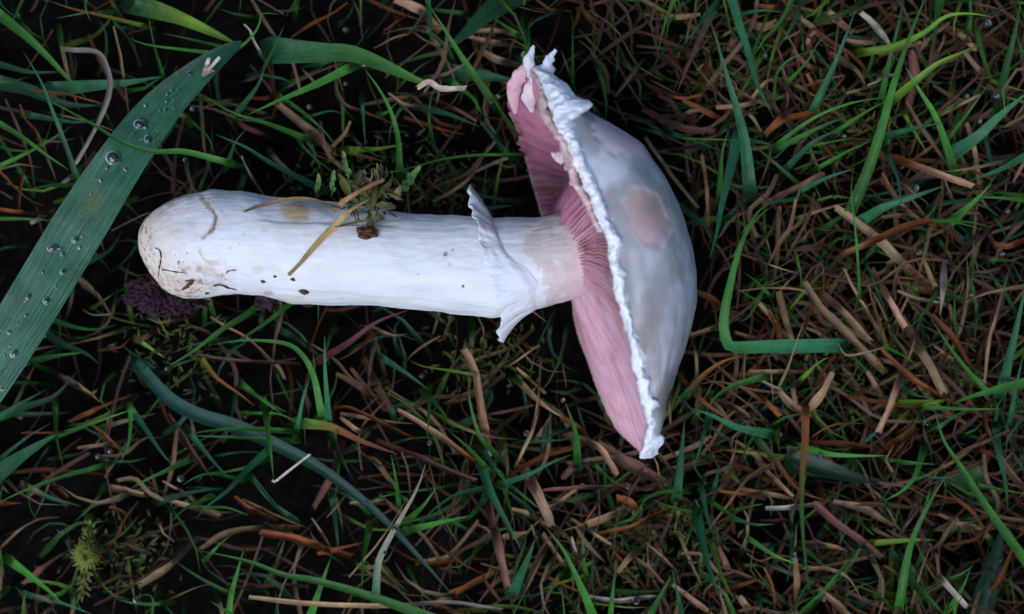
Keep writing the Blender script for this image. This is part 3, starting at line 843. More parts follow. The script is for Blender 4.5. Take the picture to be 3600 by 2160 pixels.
TR[(2400, 700, .5391)] = """
d>g 100 4t 560,60 440,180 370,330 310,560 270,780 285,920 340,965 600,960 1000,955 | wide green blade folded at a sharp bend beside the cap
s 78 2 1000,60 1120,140 1300,280 1420,400 1550,510 | thick pale straw crossed by a hair-thin green stalk
b>s 66 3t 1130,325 1280,260 1430,190 1620,140 | rust and pale folded dead leaf with a needle tip
s 72 3 780,540 900,720 1000,820 1150,960 1250,1060 | thick tan straw tube, longest of the straw heap
s 66 2 920,640 1050,740 1150,850 1230,930
s 88 3 1480,860 1560,990 1640,1130 1705,1265 | stout tan straw tube with a rounded end
s 70 3 1450,1090 1400,1220 1340,1380 1270,1530 | stout pale straw slanting away from the straw heap
b 55 2 1300,980 1430,1110 1550,1210 1710,1300
s 58 3t 1280,545 1380,720 1450,840
s>w 34 3 1400,600 1520,650 1630,670
s 44 3 1660,610 1620,520 1570,390
w 68 3 1700,500 1690,640 1680,760
s 20 3 1810,450 1830,580 1770,680
s 28 3 1280,860 1200,730 1110,580 1050,450
g>b 38 4 1320,930 1280,790 1230,640 1200,490 | slim blade green below and rusty at its tip in the straw
g 40 3 1640,640 1560,760 1470,850
g 44 3 1970,1240 1850,1110 1720,940 1610,760
b 60 2 1620,760 1750,900 1830,1020
s 30 3 1970,1200 2000,950 2050,750 2110,530
b 35 2 2020,780 2050,900 2090,1000
d 90 4 2080,1240 2140,1000 2190,780 2240,560
g 90 4 2260,1190 2050,1240 1880,1290 1750,1340
y 60 3 1440,1330 1600,1320 1730,1310
g 40 3 1600,1360 1850,1370 2080,1370
g 64 4 500,1170 330,1220 220,1290 150,1390 | short bright green blade bent like an elbow beyond the cap
d>b 60 3 50,1250 150,1140 270,1060 400,1020
s 40 2 430,1130 600,1130 745,1130 | flat straw scrap with two blunt ends
s 18 2 560,1040 580,1180 590,1340
s 70 1 630,1250 700,1330 760,1370
s 45 2 700,1150 730,1280 740,1360
w 20 2 480,1165 570,1210 680,1260
s>b 75 2 980,1130 900,1280 800,1400
b 25 2 1000,1020 920,1120 840,1280
y 50 2 800,1150 870,1080 950,1030
y>s 28 4 650,1180 690,1090 740,940 795,790
s 55 2 630,600 660,720 710,910
s 30 3 740,490 680,550 620,620
s 25 3 460,390 600,440 760,490
s 16 3 370,600 550,580 750,590 900,660
s 14 3 800,520 850,450 910,430 920,580 910,650
s 50 2 50,890 150,860 260,820
s 28 2 60,900 90,1030 95,1170
g 35 3 530,590 470,530 400,480
g 50 2 540,570 500,650 430,770 370,800
s 40 2 740,0 700,190 650,260 590,370
s 16 3 1000,870 1030,980 1080,1020 1200,1000 1330,960
b 45 2 0,1180 120,1310 300,1440
s 70 1 270,1340 400,1400 480,1484
b 45 2 480,1250 560,1340 640,1420
d 60 2 1420,1220 1520,1280 1650,1300
s 45 1 1200,1120 1290,1280
g 40 3 1340,970 1450,1030 1530,1085
s 25 3 1630,1050 1760,950
b 15 2 1480,1110 1620,1050
s 14 2 1480,1150 1620,1155
d 45 3 1730,630 1840,650 1945,660
g 25 3 1640,150 1800,160 1980,205
d 80 2 2240,80 2130,200
g 60 3 1750,130 1850,50 1930,-20
g 30 3 1610,100 1680,20
b 20 2 1390,510 1500,520 1600,520
d 78 3 -10,60 110,150 210,240
g 40 3 200,330 190,450 180,540
b 50 1 80,600 180,640 250,700
d 50 3 2140,1420 2180,1200 2226,1000
g 50 3 2240,970 2120,1080 2060,1200
p 24 1 640,330 820,330 1010,330
p 20 1 900,480 1050,520 1180,530
s 50 1 500,680 600,800 650,900
b 46 1 560,720 620,840 640,960
s 40 1 1740,690 1760,780 1800,840
s 36 1 1830,890 1940,930
s 30 1 1640,960 1740,1030 1790,1060
y 36 0 1620,1080 1720,1180 1840,1200
s 26 2 1540,820 1490,1000 1440,1100
s 40 1 1300,120 1420,110 1490,120
b 50 1 2030,290 2110,310 2226,270
g 40 2 2040,400 2150,400 2230,370
s 34 1 440,900 520,930 620,1050
p 40 1 340,970 350,1100 330,1200
s 20 1 520,200 560,300 580,400
p 40 0 1040,1100 1120,1200 1180,1320
"""
TR[(1800, 1360, .5389)] = """
g 78 4 425,450 420,330 390,220 348,105 | short green blade pointing at the pink gills, tipped with dew
d 54 3 -20,620 120,570 250,500 382,445
d 85 4 1080,670 1110,400 1125,215 | upright blade standing free by the cap's whole end
g 48 4 1090,685 970,690 880,730 808,822 | arched green blade below the cap's whole end
g 34 3 1170,820 1020,780 910,735
g 45 2 570,540 650,610 740,660
g 70 4 530,1500 490,1400 420,1240 330,1060 220,920 | long green blade leaning away from the cap's whole end
g 50 3 1190,820 1160,960 1105,1100
d 78 3 1210,860 1250,1050 1300,1230 1360,1400
d 55 3 1240,680 1280,880 1330,1000
y 50 3 1310,1050 1370,1240 1455,1400
g 40 3 1340,780 1430,840 1540,890 1670,895
g 45 3 1490,800 1560,780 1640,765
d 45 3 1100,1440 1070,1310 1045,1190
g 75 2 900,1500 980,1350 1040,1230
g 60 3 640,1500 660,1300 680,1180
s 66 2 430,340 560,390 640,500 680,570 | curled tan dead leaf under the cap's whole end
p 140 1 560,370 700,470 850,550 960,600
s 105 2 90,560 170,700 240,850 250,910 | broad greyish dead leaf with a cut end
p 30 2 180,680 400,660 650,650
s 35 2 250,780 350,720 470,630
b 15 2 460,910 540,790 620,690
s 30 2 470,915 640,1030
s 70 1 490,900 600,860 730,810
b 35 2 560,960 760,920 900,850 1060,790
s 58 2 690,1210 770,1110 840,1060
p 40 2 700,1070 860,1160 990,1290
s 30 2 870,1020 940,1080 1020,1150
w 28 1 390,980 430,1130
s 40 1 200,960 280,1080
d 96 3 30,1290 100,1130 150,1000
w 38 2 500,1370 700,1400 930,1370
y 20 2 580,1420 750,1440 900,1440
b 25 1 240,1250 400,1320 600,1380
p 60 1 1350,1050 1400,1150 1420,1230
d 60 2 1280,200 1250,320 1190,520
d 74 3 1640,300 1460,260 1310,190 1170,140
g 40 3 1580,320 1515,430 1548,528
d 40 2 1000,80 1090,70 1170,45
b 18 2 1240,460 1360,420 1540,400
b 15 2 1370,650 1430,580 1500,510
b 30 2 1350,680 1500,700 1670,680
s 28 3t 180,0 170,150 130,290 60,440
y>s 66 2 90,10 150,70 250,150 330,200
s 14 2 920,450 950,520 960,590
y 50 1 1080,840 1070,890 1060,950
b 50 1 320,200 430,260 480,330
d 50 2 1330,620 1360,500
s 40 1 0,800 100,830 180,880
b 60 0 680,720 780,760 820,840
s 60 0 900,1000 960,1060 990,1100
p 60 0 330,600 400,520 440,480
g 60 0 720,1340 850,1340 1000,1330
d 34 1 760,1200 860,1300
s 46 0 1050,1290 1200,1400 1300,1480
b 60 0 1380,1330 1500,1290 1640,1250
s 40 1 1300,320 1200,380 1060,440
s 40 1 200,280 260,180
s 30 0 1150,1150 1230,1150
s 50 1 1430,1330 1520,1440
p 40 1 930,420 990,480 1040,560
s 26 1 130,900 160,1000
y 34 1 120,930 160,890 210,850
s 60 1 40,960 120,940
"""
TR[(2600, 1360, .5391)] = """
g 75 5 1900,1180 1750,980 1600,770 1440,520 1330,350 1270,150 | long straight green blade passing over the round leaf
g 64 4 1050,1390 1100,1100 1160,920 1260,720 1362,556 | upright pointed green blade between bare dark gaps
b>g 54 4 430,190 425,400 410,560 405,800 420,1050 455,1340 | straight blade, rusty at one end and green at the other
g 55 3 430,400 600,440 780,450 970,450
b 50 2 430,370 640,370 840,390
q 200 0 330,480 560,540 780,600 950,620
d>b 55 3 120,350 230,480 330,620 430,700 560,740
g 60 3 1180,470 1140,590 1060,680 950,740
d 45 2 950,750 1050,890
g 40 2 1590,650 1750,680 1870,700
d 70 2 1680,300 1690,420 1730,600 1750,800
p 72 3 490,760 620,880 750,970 850,1050 | wide mauve dead leaf crossed by no other blade
d 70 2 800,1040 870,1080 950,1120
s 70 1 90,690 250,710 370,740
s 35 2 180,550 270,640 350,720
w 40 2 170,795 300,790 420,775 | white ribbed straw scrap
d 45 3 -10,870 100,900 232,897
g 44 3 90,1010 250,1110 420,1170
g 44 3 450,1080 530,1150 610,1215
s 80 0 470,1030 600,1040 720,1080
s 70 0 610,750 800,790 960,880
s 40 2 450,1180 600,1190 720,1260 800,1400
s 30 1 550,1170 700,1140 850,1110
y 60 1 880,1020 1000,1010 1150,1000 1270,1000
g 88 3 1080,1230 1200,1350 1350,1500
g 40 3 1110,1200 1180,1400 1230,1500
s>w 58 2 1250,1180 1350,1290 1480,1440
g 50 2 1400,1400 1460,1300 1510,1170
g 40 2 1350,1260 1450,1220 1530,1160
q 210 0 1560,1520 1650,1200 1720,900
b 40 2 1780,1060 1700,1240 1600,1390
s 58 2 510,1320 600,1390 720,1500
s 60 1 360,1080 380,1250 370,1340
d 50 2 340,980 340,1100 310,1280
g 55 2 790,880 830,930 880,970
y 60 3 250,340 255,380 262,430
b 14 2 470,330 560,270 650,245 780,240
b 40 1 110,40 180,100 240,160
s 30 1 60,110 160,220
b 105 1 980,400 1080,330 1150,270
d 50 2 1320,250 1450,160
s 60 0 0,1370 60,1450
s 40 0 1300,830 1450,900 1540,860
s 20 0 1260,1000 1400,1060 1480,980
p 30 0 600,1100 700,1060
s 46 1 1100,120 1060,60 1040,0
s 36 1 1200,230 1280,190 1360,200
p 40 1 1600,680 1700,700
b 30 1 100,1320 220,1370 350,1440
p 20 1 1700,520 1780,430 1850,360
g 30 1 1230,590 1330,600 1420,610
g 34 2 1000,480 1100,490 1280,510
y 60 0 1080,100 1200,110 1330,100
g 34 1 1230,720 1250,650
b 24 1 160,1180 220,1320 230,1480
"""
DEFAULT_GROUP = {}
BL_PTS = []            # sampled blades for resting dew on them
def region(x, y):
    if x < 700 and y < 1300 and abs((x * .83 + y * .55) - (283 * .83 + 788 * .55)) < 330: return 'beside the broad dewy blade'
    if x < 1000 and y < 640: return 'beyond the tip of the broad dewy blade'
    if x < 1000 and y < 1450: return 'by the soil clod at the stem base'
    if x < 1000: return 'near the star-shaped moss shoot'
    if x < 1800 and y < 760: return 'between the torn wide leaf and the stem'
    if x < 1800 and y < 1500: return 'between the stem and the bleached split blade'
    if x < 1850: return 'around the bleached split blade'
    if x < 2420 and y < 700: return 'around the torn end of the cap'
    if x < 2500 and y > 1300: return 'around the whole end of the cap'
    if y < 760: return 'in the dense growth beyond the cap crown'
    if y < 1500: return 'in the straw heap beside the cap'
    return 'near the round yellow-green leaf'
PN = {'g': 'green', 'd': 'blue-green', 'y': 'yellow-green', 'b': 'rusty brown', 's': 'tan', 'w': 'pale', 'p': 'purplish brown', 'k': 'dark green', 'q': 'very dark green', 'n': 'dark blue-green', 'r': 'crimson'}

def ribbon(P, wd, c0, c1, blunt, fold, tilt, n, jit=0., plain=False):
    """P: root-to-tip points (x,y,z); returns verts, faces, colours, uv in units"""
    L = spline(P, n); m = 5
    tg = np.gradient(L, axis=0); tg /= np.linalg.norm(tg, axis=1)[:, None] + 1e-9
    sd = np.cross(tg, np.array((0, 0, 1.))); sd[:, 2] = 0; sd /= np.linalg.norm(sd, axis=1)[:, None] + 1e-9
    nn = np.cross(sd, tg)
    v = np.linspace(0, 1, n)
    if blunt:
        prof = np.minimum(1, .8 + v * 1.2) * (1 - .22 * np.clip((v - .5) / .5, 0, 1))
    else:
        prof = np.minimum(1, .62 + 1.1 * v) * np.clip((1 - v) / .55, 0, 1) ** .75
        prof = np.where(v < .45, np.minimum(1, .62 + 1.1 * v), prof)
        prof[-1] = .03
    if not plain: prof = prof * (1 + jit * fbm(np.stack([v * 5, v * 0 + wd, v * 0 + P[0][0]], -1), 2, 5))
    u = np.linspace(-1, 1, m)
    ti = tilt * np.sin(v * 2.4 + P[0][0] * .7)
    ct, st = np.cos(ti)[:, None, None], np.sin(ti)[:, None, None]
    S = sd[:, None] * ct + nn[:, None] * st; Nn = nn[:, None] * ct - sd[:, None] * st
    hw = (wd / 2 * prof / np.maximum(np.cos(ti), .5))[:, None, None]
    uu = u[None, :, None]
    V = L[:, None] + S * hw * uu + Nn * hw * fold * (np.abs(uu) ** 1.4 - .4)
    if blunt:                                        # frayed, uneven ends
        V[-1] += tg[-1][None] * (rng.uniform(-1, 1, m) * wd * .28)[:, None]
        V[0] += tg[0][None] * (rng.uniform(-1, 1, m) * wd * .28)[:, None]
    f = sstep(.45, .8, v)[:, None, None]
    c = np.array(c0)[None, None] * (1 - f) + np.array(c1)[None, None] * f
    c = np.repeat(c, m, 1)
    if not plain: c = c * (1 + .4 * fbm(np.stack([v * 4 + P[0][0], v * 0 + P[0][1], v * 0], -1), 2, 9))[:, None, None].clip(.5, 1.5)
    U_ = np.stack([np.repeat(u[None], n, 0) * .5 + .5, np.repeat(v[:, None], m, 1) * np.sum(np.linalg.norm(np.diff(L, axis=0), axis=1)) / 230 + P[0][1] * .013 + P[0][0] * .031], -1)
    return V.reshape(-1, 3), grid_faces(n, m), c.reshape(-1, 3), U_.reshape(-1, 2), L

lab_used = {}
def wd_word(wd): return 'hair-thin' if wd < 9 else ('thin' if wd < 13 else ('narrow' if wd < 19 else ('slim' if wd < 25 else ('medium' if wd < 33 else ('wide' if wd < 45 else 'very wide')))))
def shape_word(P):
    P = P[:, :2]; ch = np.linalg.norm(P[-1] - P[0]); ln = np.sum(np.linalg.norm(np.diff(P, axis=0), axis=1)) + 1e-6
    s_ = 'tiny' if ln < 55 else ('short' if ln < 90 else ('' if ln < 150 else ('longish' if ln < 220 else 'long')))
    b_ = 'straight' if ch / ln > .992 else ('faintly bowed' if ch / ln > .97 else ('curved' if ch / ln > .9 else 'bent'))
    return (s_ + ' ' + b_).strip()
def vary(c):
    c = np.array(c) * rng.uniform(.68, 1.32); return c * rng.uniform(.93, 1.07, 3)
def under_mushroom(P):
    """keep what passes below the stem below it"""
    P = P.copy()
    yc_, r_, z_ = stem_c(P[:, 0]); inside = (P[:, 0] > 480) & (P[:, 0] < 2000) & (np.abs(P[:, 1] - yc_) < r_ + 6)
    q = np.sqrt(np.clip(1 - ((P[:, 1] - yc_) / (r_ + 8)) ** 2, 0, 1))
    P[:, 2] = np.where(inside, np.minimum(P[:, 2], z_ - (r_ + 6) * q - 14), P[:, 2])
    return P
for (ox, oy, k), txt in TR.items():
    for ln in txt.strip().splitlines():
        rec, _, lab = ln.partition('|'); lab = lab.strip()
        f = rec.split(); pg, wd, lv = f[0], float(f[1]) * k, f[2]
        pts = np.array([[float(v) for v in q.split(',')] for q in f[3:]]) * k + np.array((ox, oy))
        tipfirst = lv.endswith('t'); lv = int(lv[0])
        if tipfirst: pts = pts[::-1]
        c0, _, c1 = pg.partition('>'); c1 = c1 or c0
        dry = c0 in 'bswp' and c1 in 'bswp'
        if dry: wd = wd * .78 if wd < 30 else 23.4 + (wd - 30) * .5
        z0, z1 = LV[lv]; z0 += rng.uniform(-12, 12); z1 += rng.uniform(-25, 25)
        if dry and len(pts) > 1:                      # fallen straw lies nearly level
            zm = (z0 + z1) / 2; z0, z1 = zm + rng.uniform(-35, 15), zm + rng.uniform(-35, 15)
        z = np.linspace(z0, z1, len(pts))
        arch = np.sin(np.linspace(0, np.pi, len(pts))) * (28 if not dry else 8)
        P = np.c_[pts, np.maximum(z + arch, 6)]
        P = spline(P, max(8, len(P) * 3))
        if dry:                                       # one end is buried in the mat; dead stalks kink
            vv = np.linspace(0, 1, len(P)); e_ = vv if rng.uniform() < .5 else 1 - vv
            deep = rng.uniform(40, 190); P[:, 2] -= sstep(.6, 1., e_) * deep
            if e_[-1] > .5: P = np.vstack([P, P[-1] + (P[-1] - P[-3]) / np.linalg.norm((P[-1] - P[-3])[:2]) * 55 * np.array((1, 1, 0)) - np.array((0, 0, 70))])
            else: P = np.vstack([P[0] + (P[0] - P[2]) / np.linalg.norm((P[0] - P[2])[:2]) * 55 * np.array((1, 1, 0)) - np.array((0, 0, 70)), P])
            P[:, :2] += rng.normal(0, .5, (len(P), 2))
        P = under_mushroom(P)
        if not dry:                                   # a living blade goes down to its root
            dr = P[0, :2] - P[1, :2]; dr /= np.linalg.norm(dr) + 1e-6
            rt = np.array([[*(P[0, :2] + dr * 26), P[0, 2] * .5], [*(P[0, :2] + dr * 60), -305]])
            P = np.vstack([rt[::-1], P])
        nseg = int(np.clip(np.sum(np.linalg.norm(np.diff(P, axis=0), axis=1)) / 16, 8, 44))
        blunt = dry and wd > 11 and (bool(lab) or rng.uniform() < .5)
        V, F, c, uv_, L = ribbon(P, wd, vary(PIG[c0]), vary(PIG[c1]), blunt, rng.uniform(.25, .6) if not dry else rng.uniform(.6, 1.3), rng.uniform(-.5, .5) if wd < 45 else rng.uniform(-.2, .2), nseg, .08 if not dry else .22)
        BL_PTS.append((L, wd))
        nm = ('straw' if c0 in 'sw' else 'dead_grass_blade') if dry else 'grass_blade'
        o = mk(nm, Wd(V), F, M_DRY if dry else M_GREEN, origin=Wd(L[0]), col=c, uv=uv_)
        cx, cy_ = pts.mean(0)
        if not lab:
            half = (' turning ' + PN[c1]) if c1 != c0 else ''
            lab = f"{shape_word(pts)} {wd_word(wd)} {PN[c0]}{half} {'grass straw' if nm == 'straw' else ('dead grass blade' if dry else 'grass blade')} {region(cx, cy_)}"
            if len(lab.split()) > 16: lab = ' '.join(lab.split()[1:])
            if len(lab.split()) > 16: lab = ' '.join(lab.split()[1:])
            o['group'] = lab
        tag(o, lab, 'straw' if nm == 'straw' else ('dead grass' if dry else 'grass blade'))

# --- the broad dewy blade
BB = np.array([(-200, 1540, 340, 185), (-60, 1340, 365, 188), (75, 1131, 385, 191), (283, 788, 400, 190), (420, 575, 400, 170), (520, 435, 385, 150), (600, 345, 365, 128), (705, 250, 330, 92), (790, 185, 290, 58), (850, 148, 250, 14)], float)
Lb = spline(BB, 90); m = 13
tg = np.gradient(Lb[:, :3], axis=0); tg /= np.linalg.norm(tg, axis=1)[:, None]
sd = np.cross(tg, np.array((0, 0, 1.))); sd /= np.linalg.norm(sd, axis=1)[:, None]
sd_b = sd
u = np.linspace(-1, 1, m)
V = Lb[:, None, :3] + sd[:, None] * (Lb[:, 3] / 2)[:, None, None] * u[None, :, None]
V[..., 2] += (16 * np.abs(u) ** 1.3 - 6 * np.exp(-((u - .28) / .1) ** 2))[None] * (Lb[:, 3] / 190)[:, None]
V[..., 2] += fbm(V / 130., 2, 44) * 7
uvb = np.stack([np.repeat(u[None], 90, 0) * .5 + .5, np.repeat(np.linspace(0, 6, 90)[:, None], m, 1)], -1)
cb = np.repeat(np.repeat(np.array((.038, .128, .062))[None, None], 90, 0), m, 1)
q = np.exp(-(np.hypot(V[..., 0] - 325, V[..., 1] - 715) / 34) ** 2) * .8
cb = cb * (1 - q[..., None]) + np.array((.12, .16, .03)) * q[..., None]
st = sstep(.55, .8, u)[None] * sstep(500, 640, V[..., 0])
cb = cb * (1 - .8 * st[..., None]) + np.array((.11, .13, .10)) * .8 * st[..., None]
broad = mk('broad_grass_blade', Wd(V.reshape(-1, 3)), grid_faces(90, m), M_BROAD, origin=Wd(Lb[0, :3]), col=cb.reshape(-1, 3), uv=uvb.reshape(-1, 2))
tag(broad, 'broad blue-green grass blade beaded with dew drops beside the stem base', 'grass blade')
BL_PTS.append((Lb[:, :3], 190))
def strip(name, P, wd, c0, c1, blunt, label, cat, mat=M_DRY, group=None, parent=None, n=20, fold=.4):
    V, F, c, uv_, L = ribbon(np.array(P, float), wd, c0, c1, blunt, fold, .1, n, .15)
    o = mk(name, Wd(V), F, mat, parent, origin=Wd(L[0]) if parent is None else None, col=c, uv=uv_)
    if parent is None: tag(o, label, cat, group)
    return o
h = empty('husk', Wd((715, 263, 344)))
tag(h, 'small forked cream husk stuck near the broad blade tip', 'husk')
strip('prong', [(712, 268, 346), (722, 240, 352), (736, 203, 362)], 13, PIG['w'], (.6, .52, .42), True, '', '', parent=h)
strip('prong', [(716, 268, 348), (742, 236, 356), (771, 202, 364)], 13, PIG['w'], (.6, .52, .42), True, '', '', parent=h)
strip('prong', [(712, 262, 345), (730, 256, 352), (752, 248, 352)], 12, (.3, .16, .1), (.4, .25, .18), True, '', '', parent=h)
# bleached torn tip of the wide leaf and the white thread
def T1(x, y, z): return (800 + x * .5391, y * .5391, z)
strip('bleached_leaf_tip', [T1(1240, 575, 268), T1(1310, 535, 275), T1(1380, 575, 280), T1(1450, 580, 284), T1(1555, 575, 288)], 20, (.5, .38, .27), (.62, .52, .42), True, 'ragged bleached shred at the wide green leaf tip', 'leaf shred')
strip('white_thread', [(957, 1690, 352), (968, 1693, 356), (1010, 1660, 362), (1090, 1598, 366)], 9, (.6, .52, .42), (.62, .56, .48), True, 'curved white thread at the end of an upright bright blade', 'grass thread')
# round leaf of a lawn weed
cx, cy_ = 2600 + 1490 * .5391, 1360 + 580 * .5391
aa_ = np.linspace(0, 2 * np.pi, 36, endpoint=False); V = [(cx, cy_, 36)]
for rr_ in (.35, .7, 1.0):
    for a in aa_: V.append((cx + 62 * rr_ * math.cos(a) * (1 + .07 * math.sin(3 * a)), cy_ + 50 * rr_ * math.sin(a), 36 + 16 * rr_ ** 2 + 5 * math.sin(2 * a) * rr_))
F = [(0, 1 + j, 1 + (j + 1) % 36) for j in range(36)] + [(1 + r_ * 36 + j, 1 + (r_ + 1) * 36 + j, 1 + (r_ + 1) * 36 + (j + 1) % 36, 1 + r_ * 36 + (j + 1) % 36) for r_ in range(2) for j in range(36)]
V = np.array(V)
rl = empty('round_leaf', Wd((cx + 60, cy_ + 70, -302))); tag(rl, 'round yellow-green weed leaf beneath a long straight green blade', 'leaf')
mk('leaf', Wd(V), F, M_GREEN, rl, col=np.repeat(np.array((.035, .085, .012))[None], len(V), 0), uv=np.stack([(V[:, 0] - cx) / 140 + .5, (V[:, 1] - cy_) / 120 + .5], -1))
tube('leaf_stalk', [(cx + 60, cy_ + 70, -305), (cx + 40, cy_ + 45, 0), (cx + 10, cy_ + 5, 34)], [4, 4, 4], M_GREEN, (.06, .11, .03), rl, n=10, m=6, flat=1)
# ------------------------------------------------------------------ things lying on the mushroom
def st_(x, y, up_=3): return (x, y, float(stem_top(x, y)) + up_)
strip('dry_needle', [st_(858, 744, 6), st_(920, 722, 9), (1000, 704, 478), (1080, 700, 478), (1150, 716, 520), (1215, 742, 590)], 13, (.36, .23, .11), (.34, .22, .11), False, 'thin arched tan grass needle along the stem edge', 'grass needle', n=34, fold=.7)
strip('dry_needle', [(1345, 668, 590), (1290, 705, 640), (1230, 742, 640), st_(1180, 790, 20), st_(1120, 850, 9), st_(1060, 920, 7), st_(1014, 968, 5)][::-1], 21, (.50, .34, .13), (.34, .20, .08), False, 'golden tapered grass needle lying slantwise on the white stem', 'grass needle', n=40, fold=.5)
strip('dry_needle', [st_(1172, 748, 24), (1215, 705, 640), (1290, 660, 640), (1352, 632, 620)], 17, (.40, .22, .10), (.36, .20, .09), True, 'short orange-brown needle crossing the moss sprig', 'grass needle', n=26, fold=.6)
# moss sprig
sp = empty('moss_sprig', Wd(st_(1292, 825, 0)))
tag(sp, 'wilted olive moss sprig with brown root resting on the white stem', 'moss')
def lump(name, c, r, mat, parent=None, amp=.3, seed=0, n=18, m=24, nscale=.5, col=None):
    ph = np.linspace(.02, np.pi - .02, n); a = np.linspace(0, 2 * np.pi, m, endpoint=False)
    S = np.stack([np.sin(ph)[:, None] * np.cos(a), np.sin(ph)[:, None] * np.sin(a), np.repeat(np.cos(ph)[:, None], m, 1)], -1)
    dn = 1 + amp * fbm(S / nscale + seed * 7.3, 4, seed)
    V = np.array(c) + S * np.array(r) * dn[..., None]
    F = grid_faces(n, m, True) + [tuple(range(m)), tuple((n - 1) * m + k for k in range(m - 1, -1, -1))]
    return mk(name, Wd(V.reshape(-1, 3)), F, mat, parent, col=None if col is None else np.repeat(np.array(col)[None], n * m, 0))
lump('root_clump', st_(1292, 822, 8), (34, 20, 20), M_CRUMB, sp, .55, 3, 26, 34, .35)
tube('stalk', [st_(1292, 822, 14), st_(1302, 785, 22), (1308, 740, 632), (1318, 690, 640), (1325, 640, 610)], [14, 11, 10, 11, 7], M_GREEN, (.10, .075, .025), sp, n=24, m=8, flat=1, amp=.25)
def leafm(name, base, tip, wd, c0, c1, parent, lift=12, fold=.5, rough=2.2):
    base, tip = np.array(base, float), np.array(tip, float); mid = (base + tip) / 2 + np.array((0, 0, lift))
    n_ = 12; L = spline(np.array([base, mid, tip]), n_); v = np.linspace(0, 1, n_)
    tg = np.gradient(L, axis=0); tg /= np.linalg.norm(tg, axis=1)[:, None] + 1e-9
    sd = np.cross(tg, np.array((0, 0, 1.))); sd /= np.linalg.norm(sd, axis=1)[:, None] + 1e-9; nn = np.cross(sd, tg)
    hw = wd / 2 * np.sin(np.pi * (v * .93 + .05)) ** .8 * (1.15 - .4 * v)
    u = np.linspace(-1, 1, 5)
    V = L[:, None] + sd[:, None] * (hw[:, None] * u[None])[..., None] + nn[:, None] * (hw[:, None] * fold * np.abs(u)[None])[..., None]
    V += fbm(V / 14., 2, 7)[..., None] * rough
    c = np.array(c0) * (1 - v)[:, None, None] + np.array(c1) * v[:, None, None]
    uv_ = np.stack([np.repeat(u[None], n_, 0) * .5 + .5, np.repeat(v[:, None], 5, 1)], -1)
    return mk(name, Wd(V.reshape(-1, 3)), grid_faces(n_, 5), M_GREEN, parent, col=np.repeat(c, 5, 1).reshape(-1, 3), uv=uv_.reshape(-1, 2))
OL, YO, BR_, LG = (.12, .13, .03), (.22, .19, .05), (.10, .07, .03), (.13, .30, .09)
for b_, t_2, w_, c0, c1 in [
    ((1240, 690, 600), (1175, 610, 560), 62, YO, OL), ((1245, 680, 610), (1250, 600, 570), 60, OL, YO), ((1300, 700, 645), (1225, 650, 625), 46, OL, BR_),
    ((1320, 680, 640), (1345, 605, 590), 40, BR_, OL), ((1330, 690, 645), (1410, 640, 600), 44, OL, YO), ((1310, 720, 645), (1385, 720, 630), 56, YO, OL),
    ((1310, 730, 640), (1380, 770, 630), 40, OL, (.3, .3, .2)), ((1300, 740, 642), (1240, 740, 640), 34, BR_, OL), ((1300, 760, 640), (1190, 790, 630), 30, (.16, .15, .04), OL),
    ((1305, 770, 645), (1330, 720, 650), 26, LG, OL), ((1305, 775, 645), (1322, 735, 652), 14, LG, (.3, .42, .2)), ((1290, 690, 640), (1300, 620, 600), 40, (.2, .13, .04), OL), ((1340, 660, 620), (1392, 690, 620), 30, BR_, YO),
    ((1335, 650, 610), (1330, 590, 570), 22, (.15, .1, .12), BR_), ((1270, 650, 610), (1290, 590, 590), 26, (.12, .09, .09), OL), ((1350, 690, 640), (1432, 700, 600), 16, (.34, .22, .12), (.4, .28, .16)), ((1280, 610, 590), (1310, 645, 610), 16, (.35, .33, .36), (.3, .28, .3))]:
    b_ = np.array(b_) + rng.normal(0, 7, 3); t_2 = np.array(t_2) + rng.normal(0, 10, 3)
    leafm('leaf', b_, t_2, w_ * rng.uniform(.35, .6), np.array(c0) * .8, np.array(c1) * .8, sp, rng.uniform(-8, 14), rng.uniform(.1, .9), 5.)
for i in range(90):
    p = np.array((1305 + float(np.clip(rng.normal(0, 46), -85, 85)), 690 + float(np.clip(rng.normal(0, 46), -90, 60)), 0.)); p[2] = 628 - abs(p[0] - 1300) * .35 - max(0, 720 - p[1]) * .35
    a = rng.uniform(0, 6.28); ln_ = rng.uniform(22, 60); c0 = np.array([OL, BR_, YO, (.05, .11, .02), (.2, .2, .1), (.08, .15, .03)][i % 6]) * rng.uniform(.5, 1.1)
    leafm('leaf', p, p + np.array((math.cos(a) * ln_, math.sin(a) * ln_, rng.uniform(-10, 22))), rng.uniform(6, 22), c0, c0 * 1.3, sp, rng.uniform(-6, 12), rng.uniform(.1, .9), 4.)
# fresh moss shoots behind the stem
def shoot(label, base, tip, n_l, ln, wd, c0, c1, seed, group=None):
    r_ = np.random.default_rng(seed); base, tip = np.array(base, float), np.array(tip, float)
    e = empty('moss_shoot', Wd(base)); tag(e, label, 'moss', group)
    tube('shoot_stalk', [tuple(base), tuple((base + tip) / 2 + np.array((3, -2, 6))), tuple(tip)], [3, 3, 2], M_GREEN, c0, e, n=10, m=6, flat=1)
    ax_ = tip - base; L0 = np.linalg.norm(ax_); ax_ /= L0
    for i in range(n_l):
        f = i / max(1, n_l - 1); p = base + ax_ * L0 * (.25 + .75 * f)
        rd = r_.normal(size=3); rd -= ax_ * (rd @ ax_); rd /= np.linalg.norm(rd); rd[2] = abs(rd[2]) * .8 + .1
        leafm('leaf', p, p + (ax_ * (.5 + .6 * f) + rd * (.5 - .35 * f)) * ln * r_.uniform(.75, 1.1), wd, c0, c1, e, 3)
GB = ((.06, .15, .03), (.24, .42, .14))
G5 = 'fresh moss shoots behind the stem'
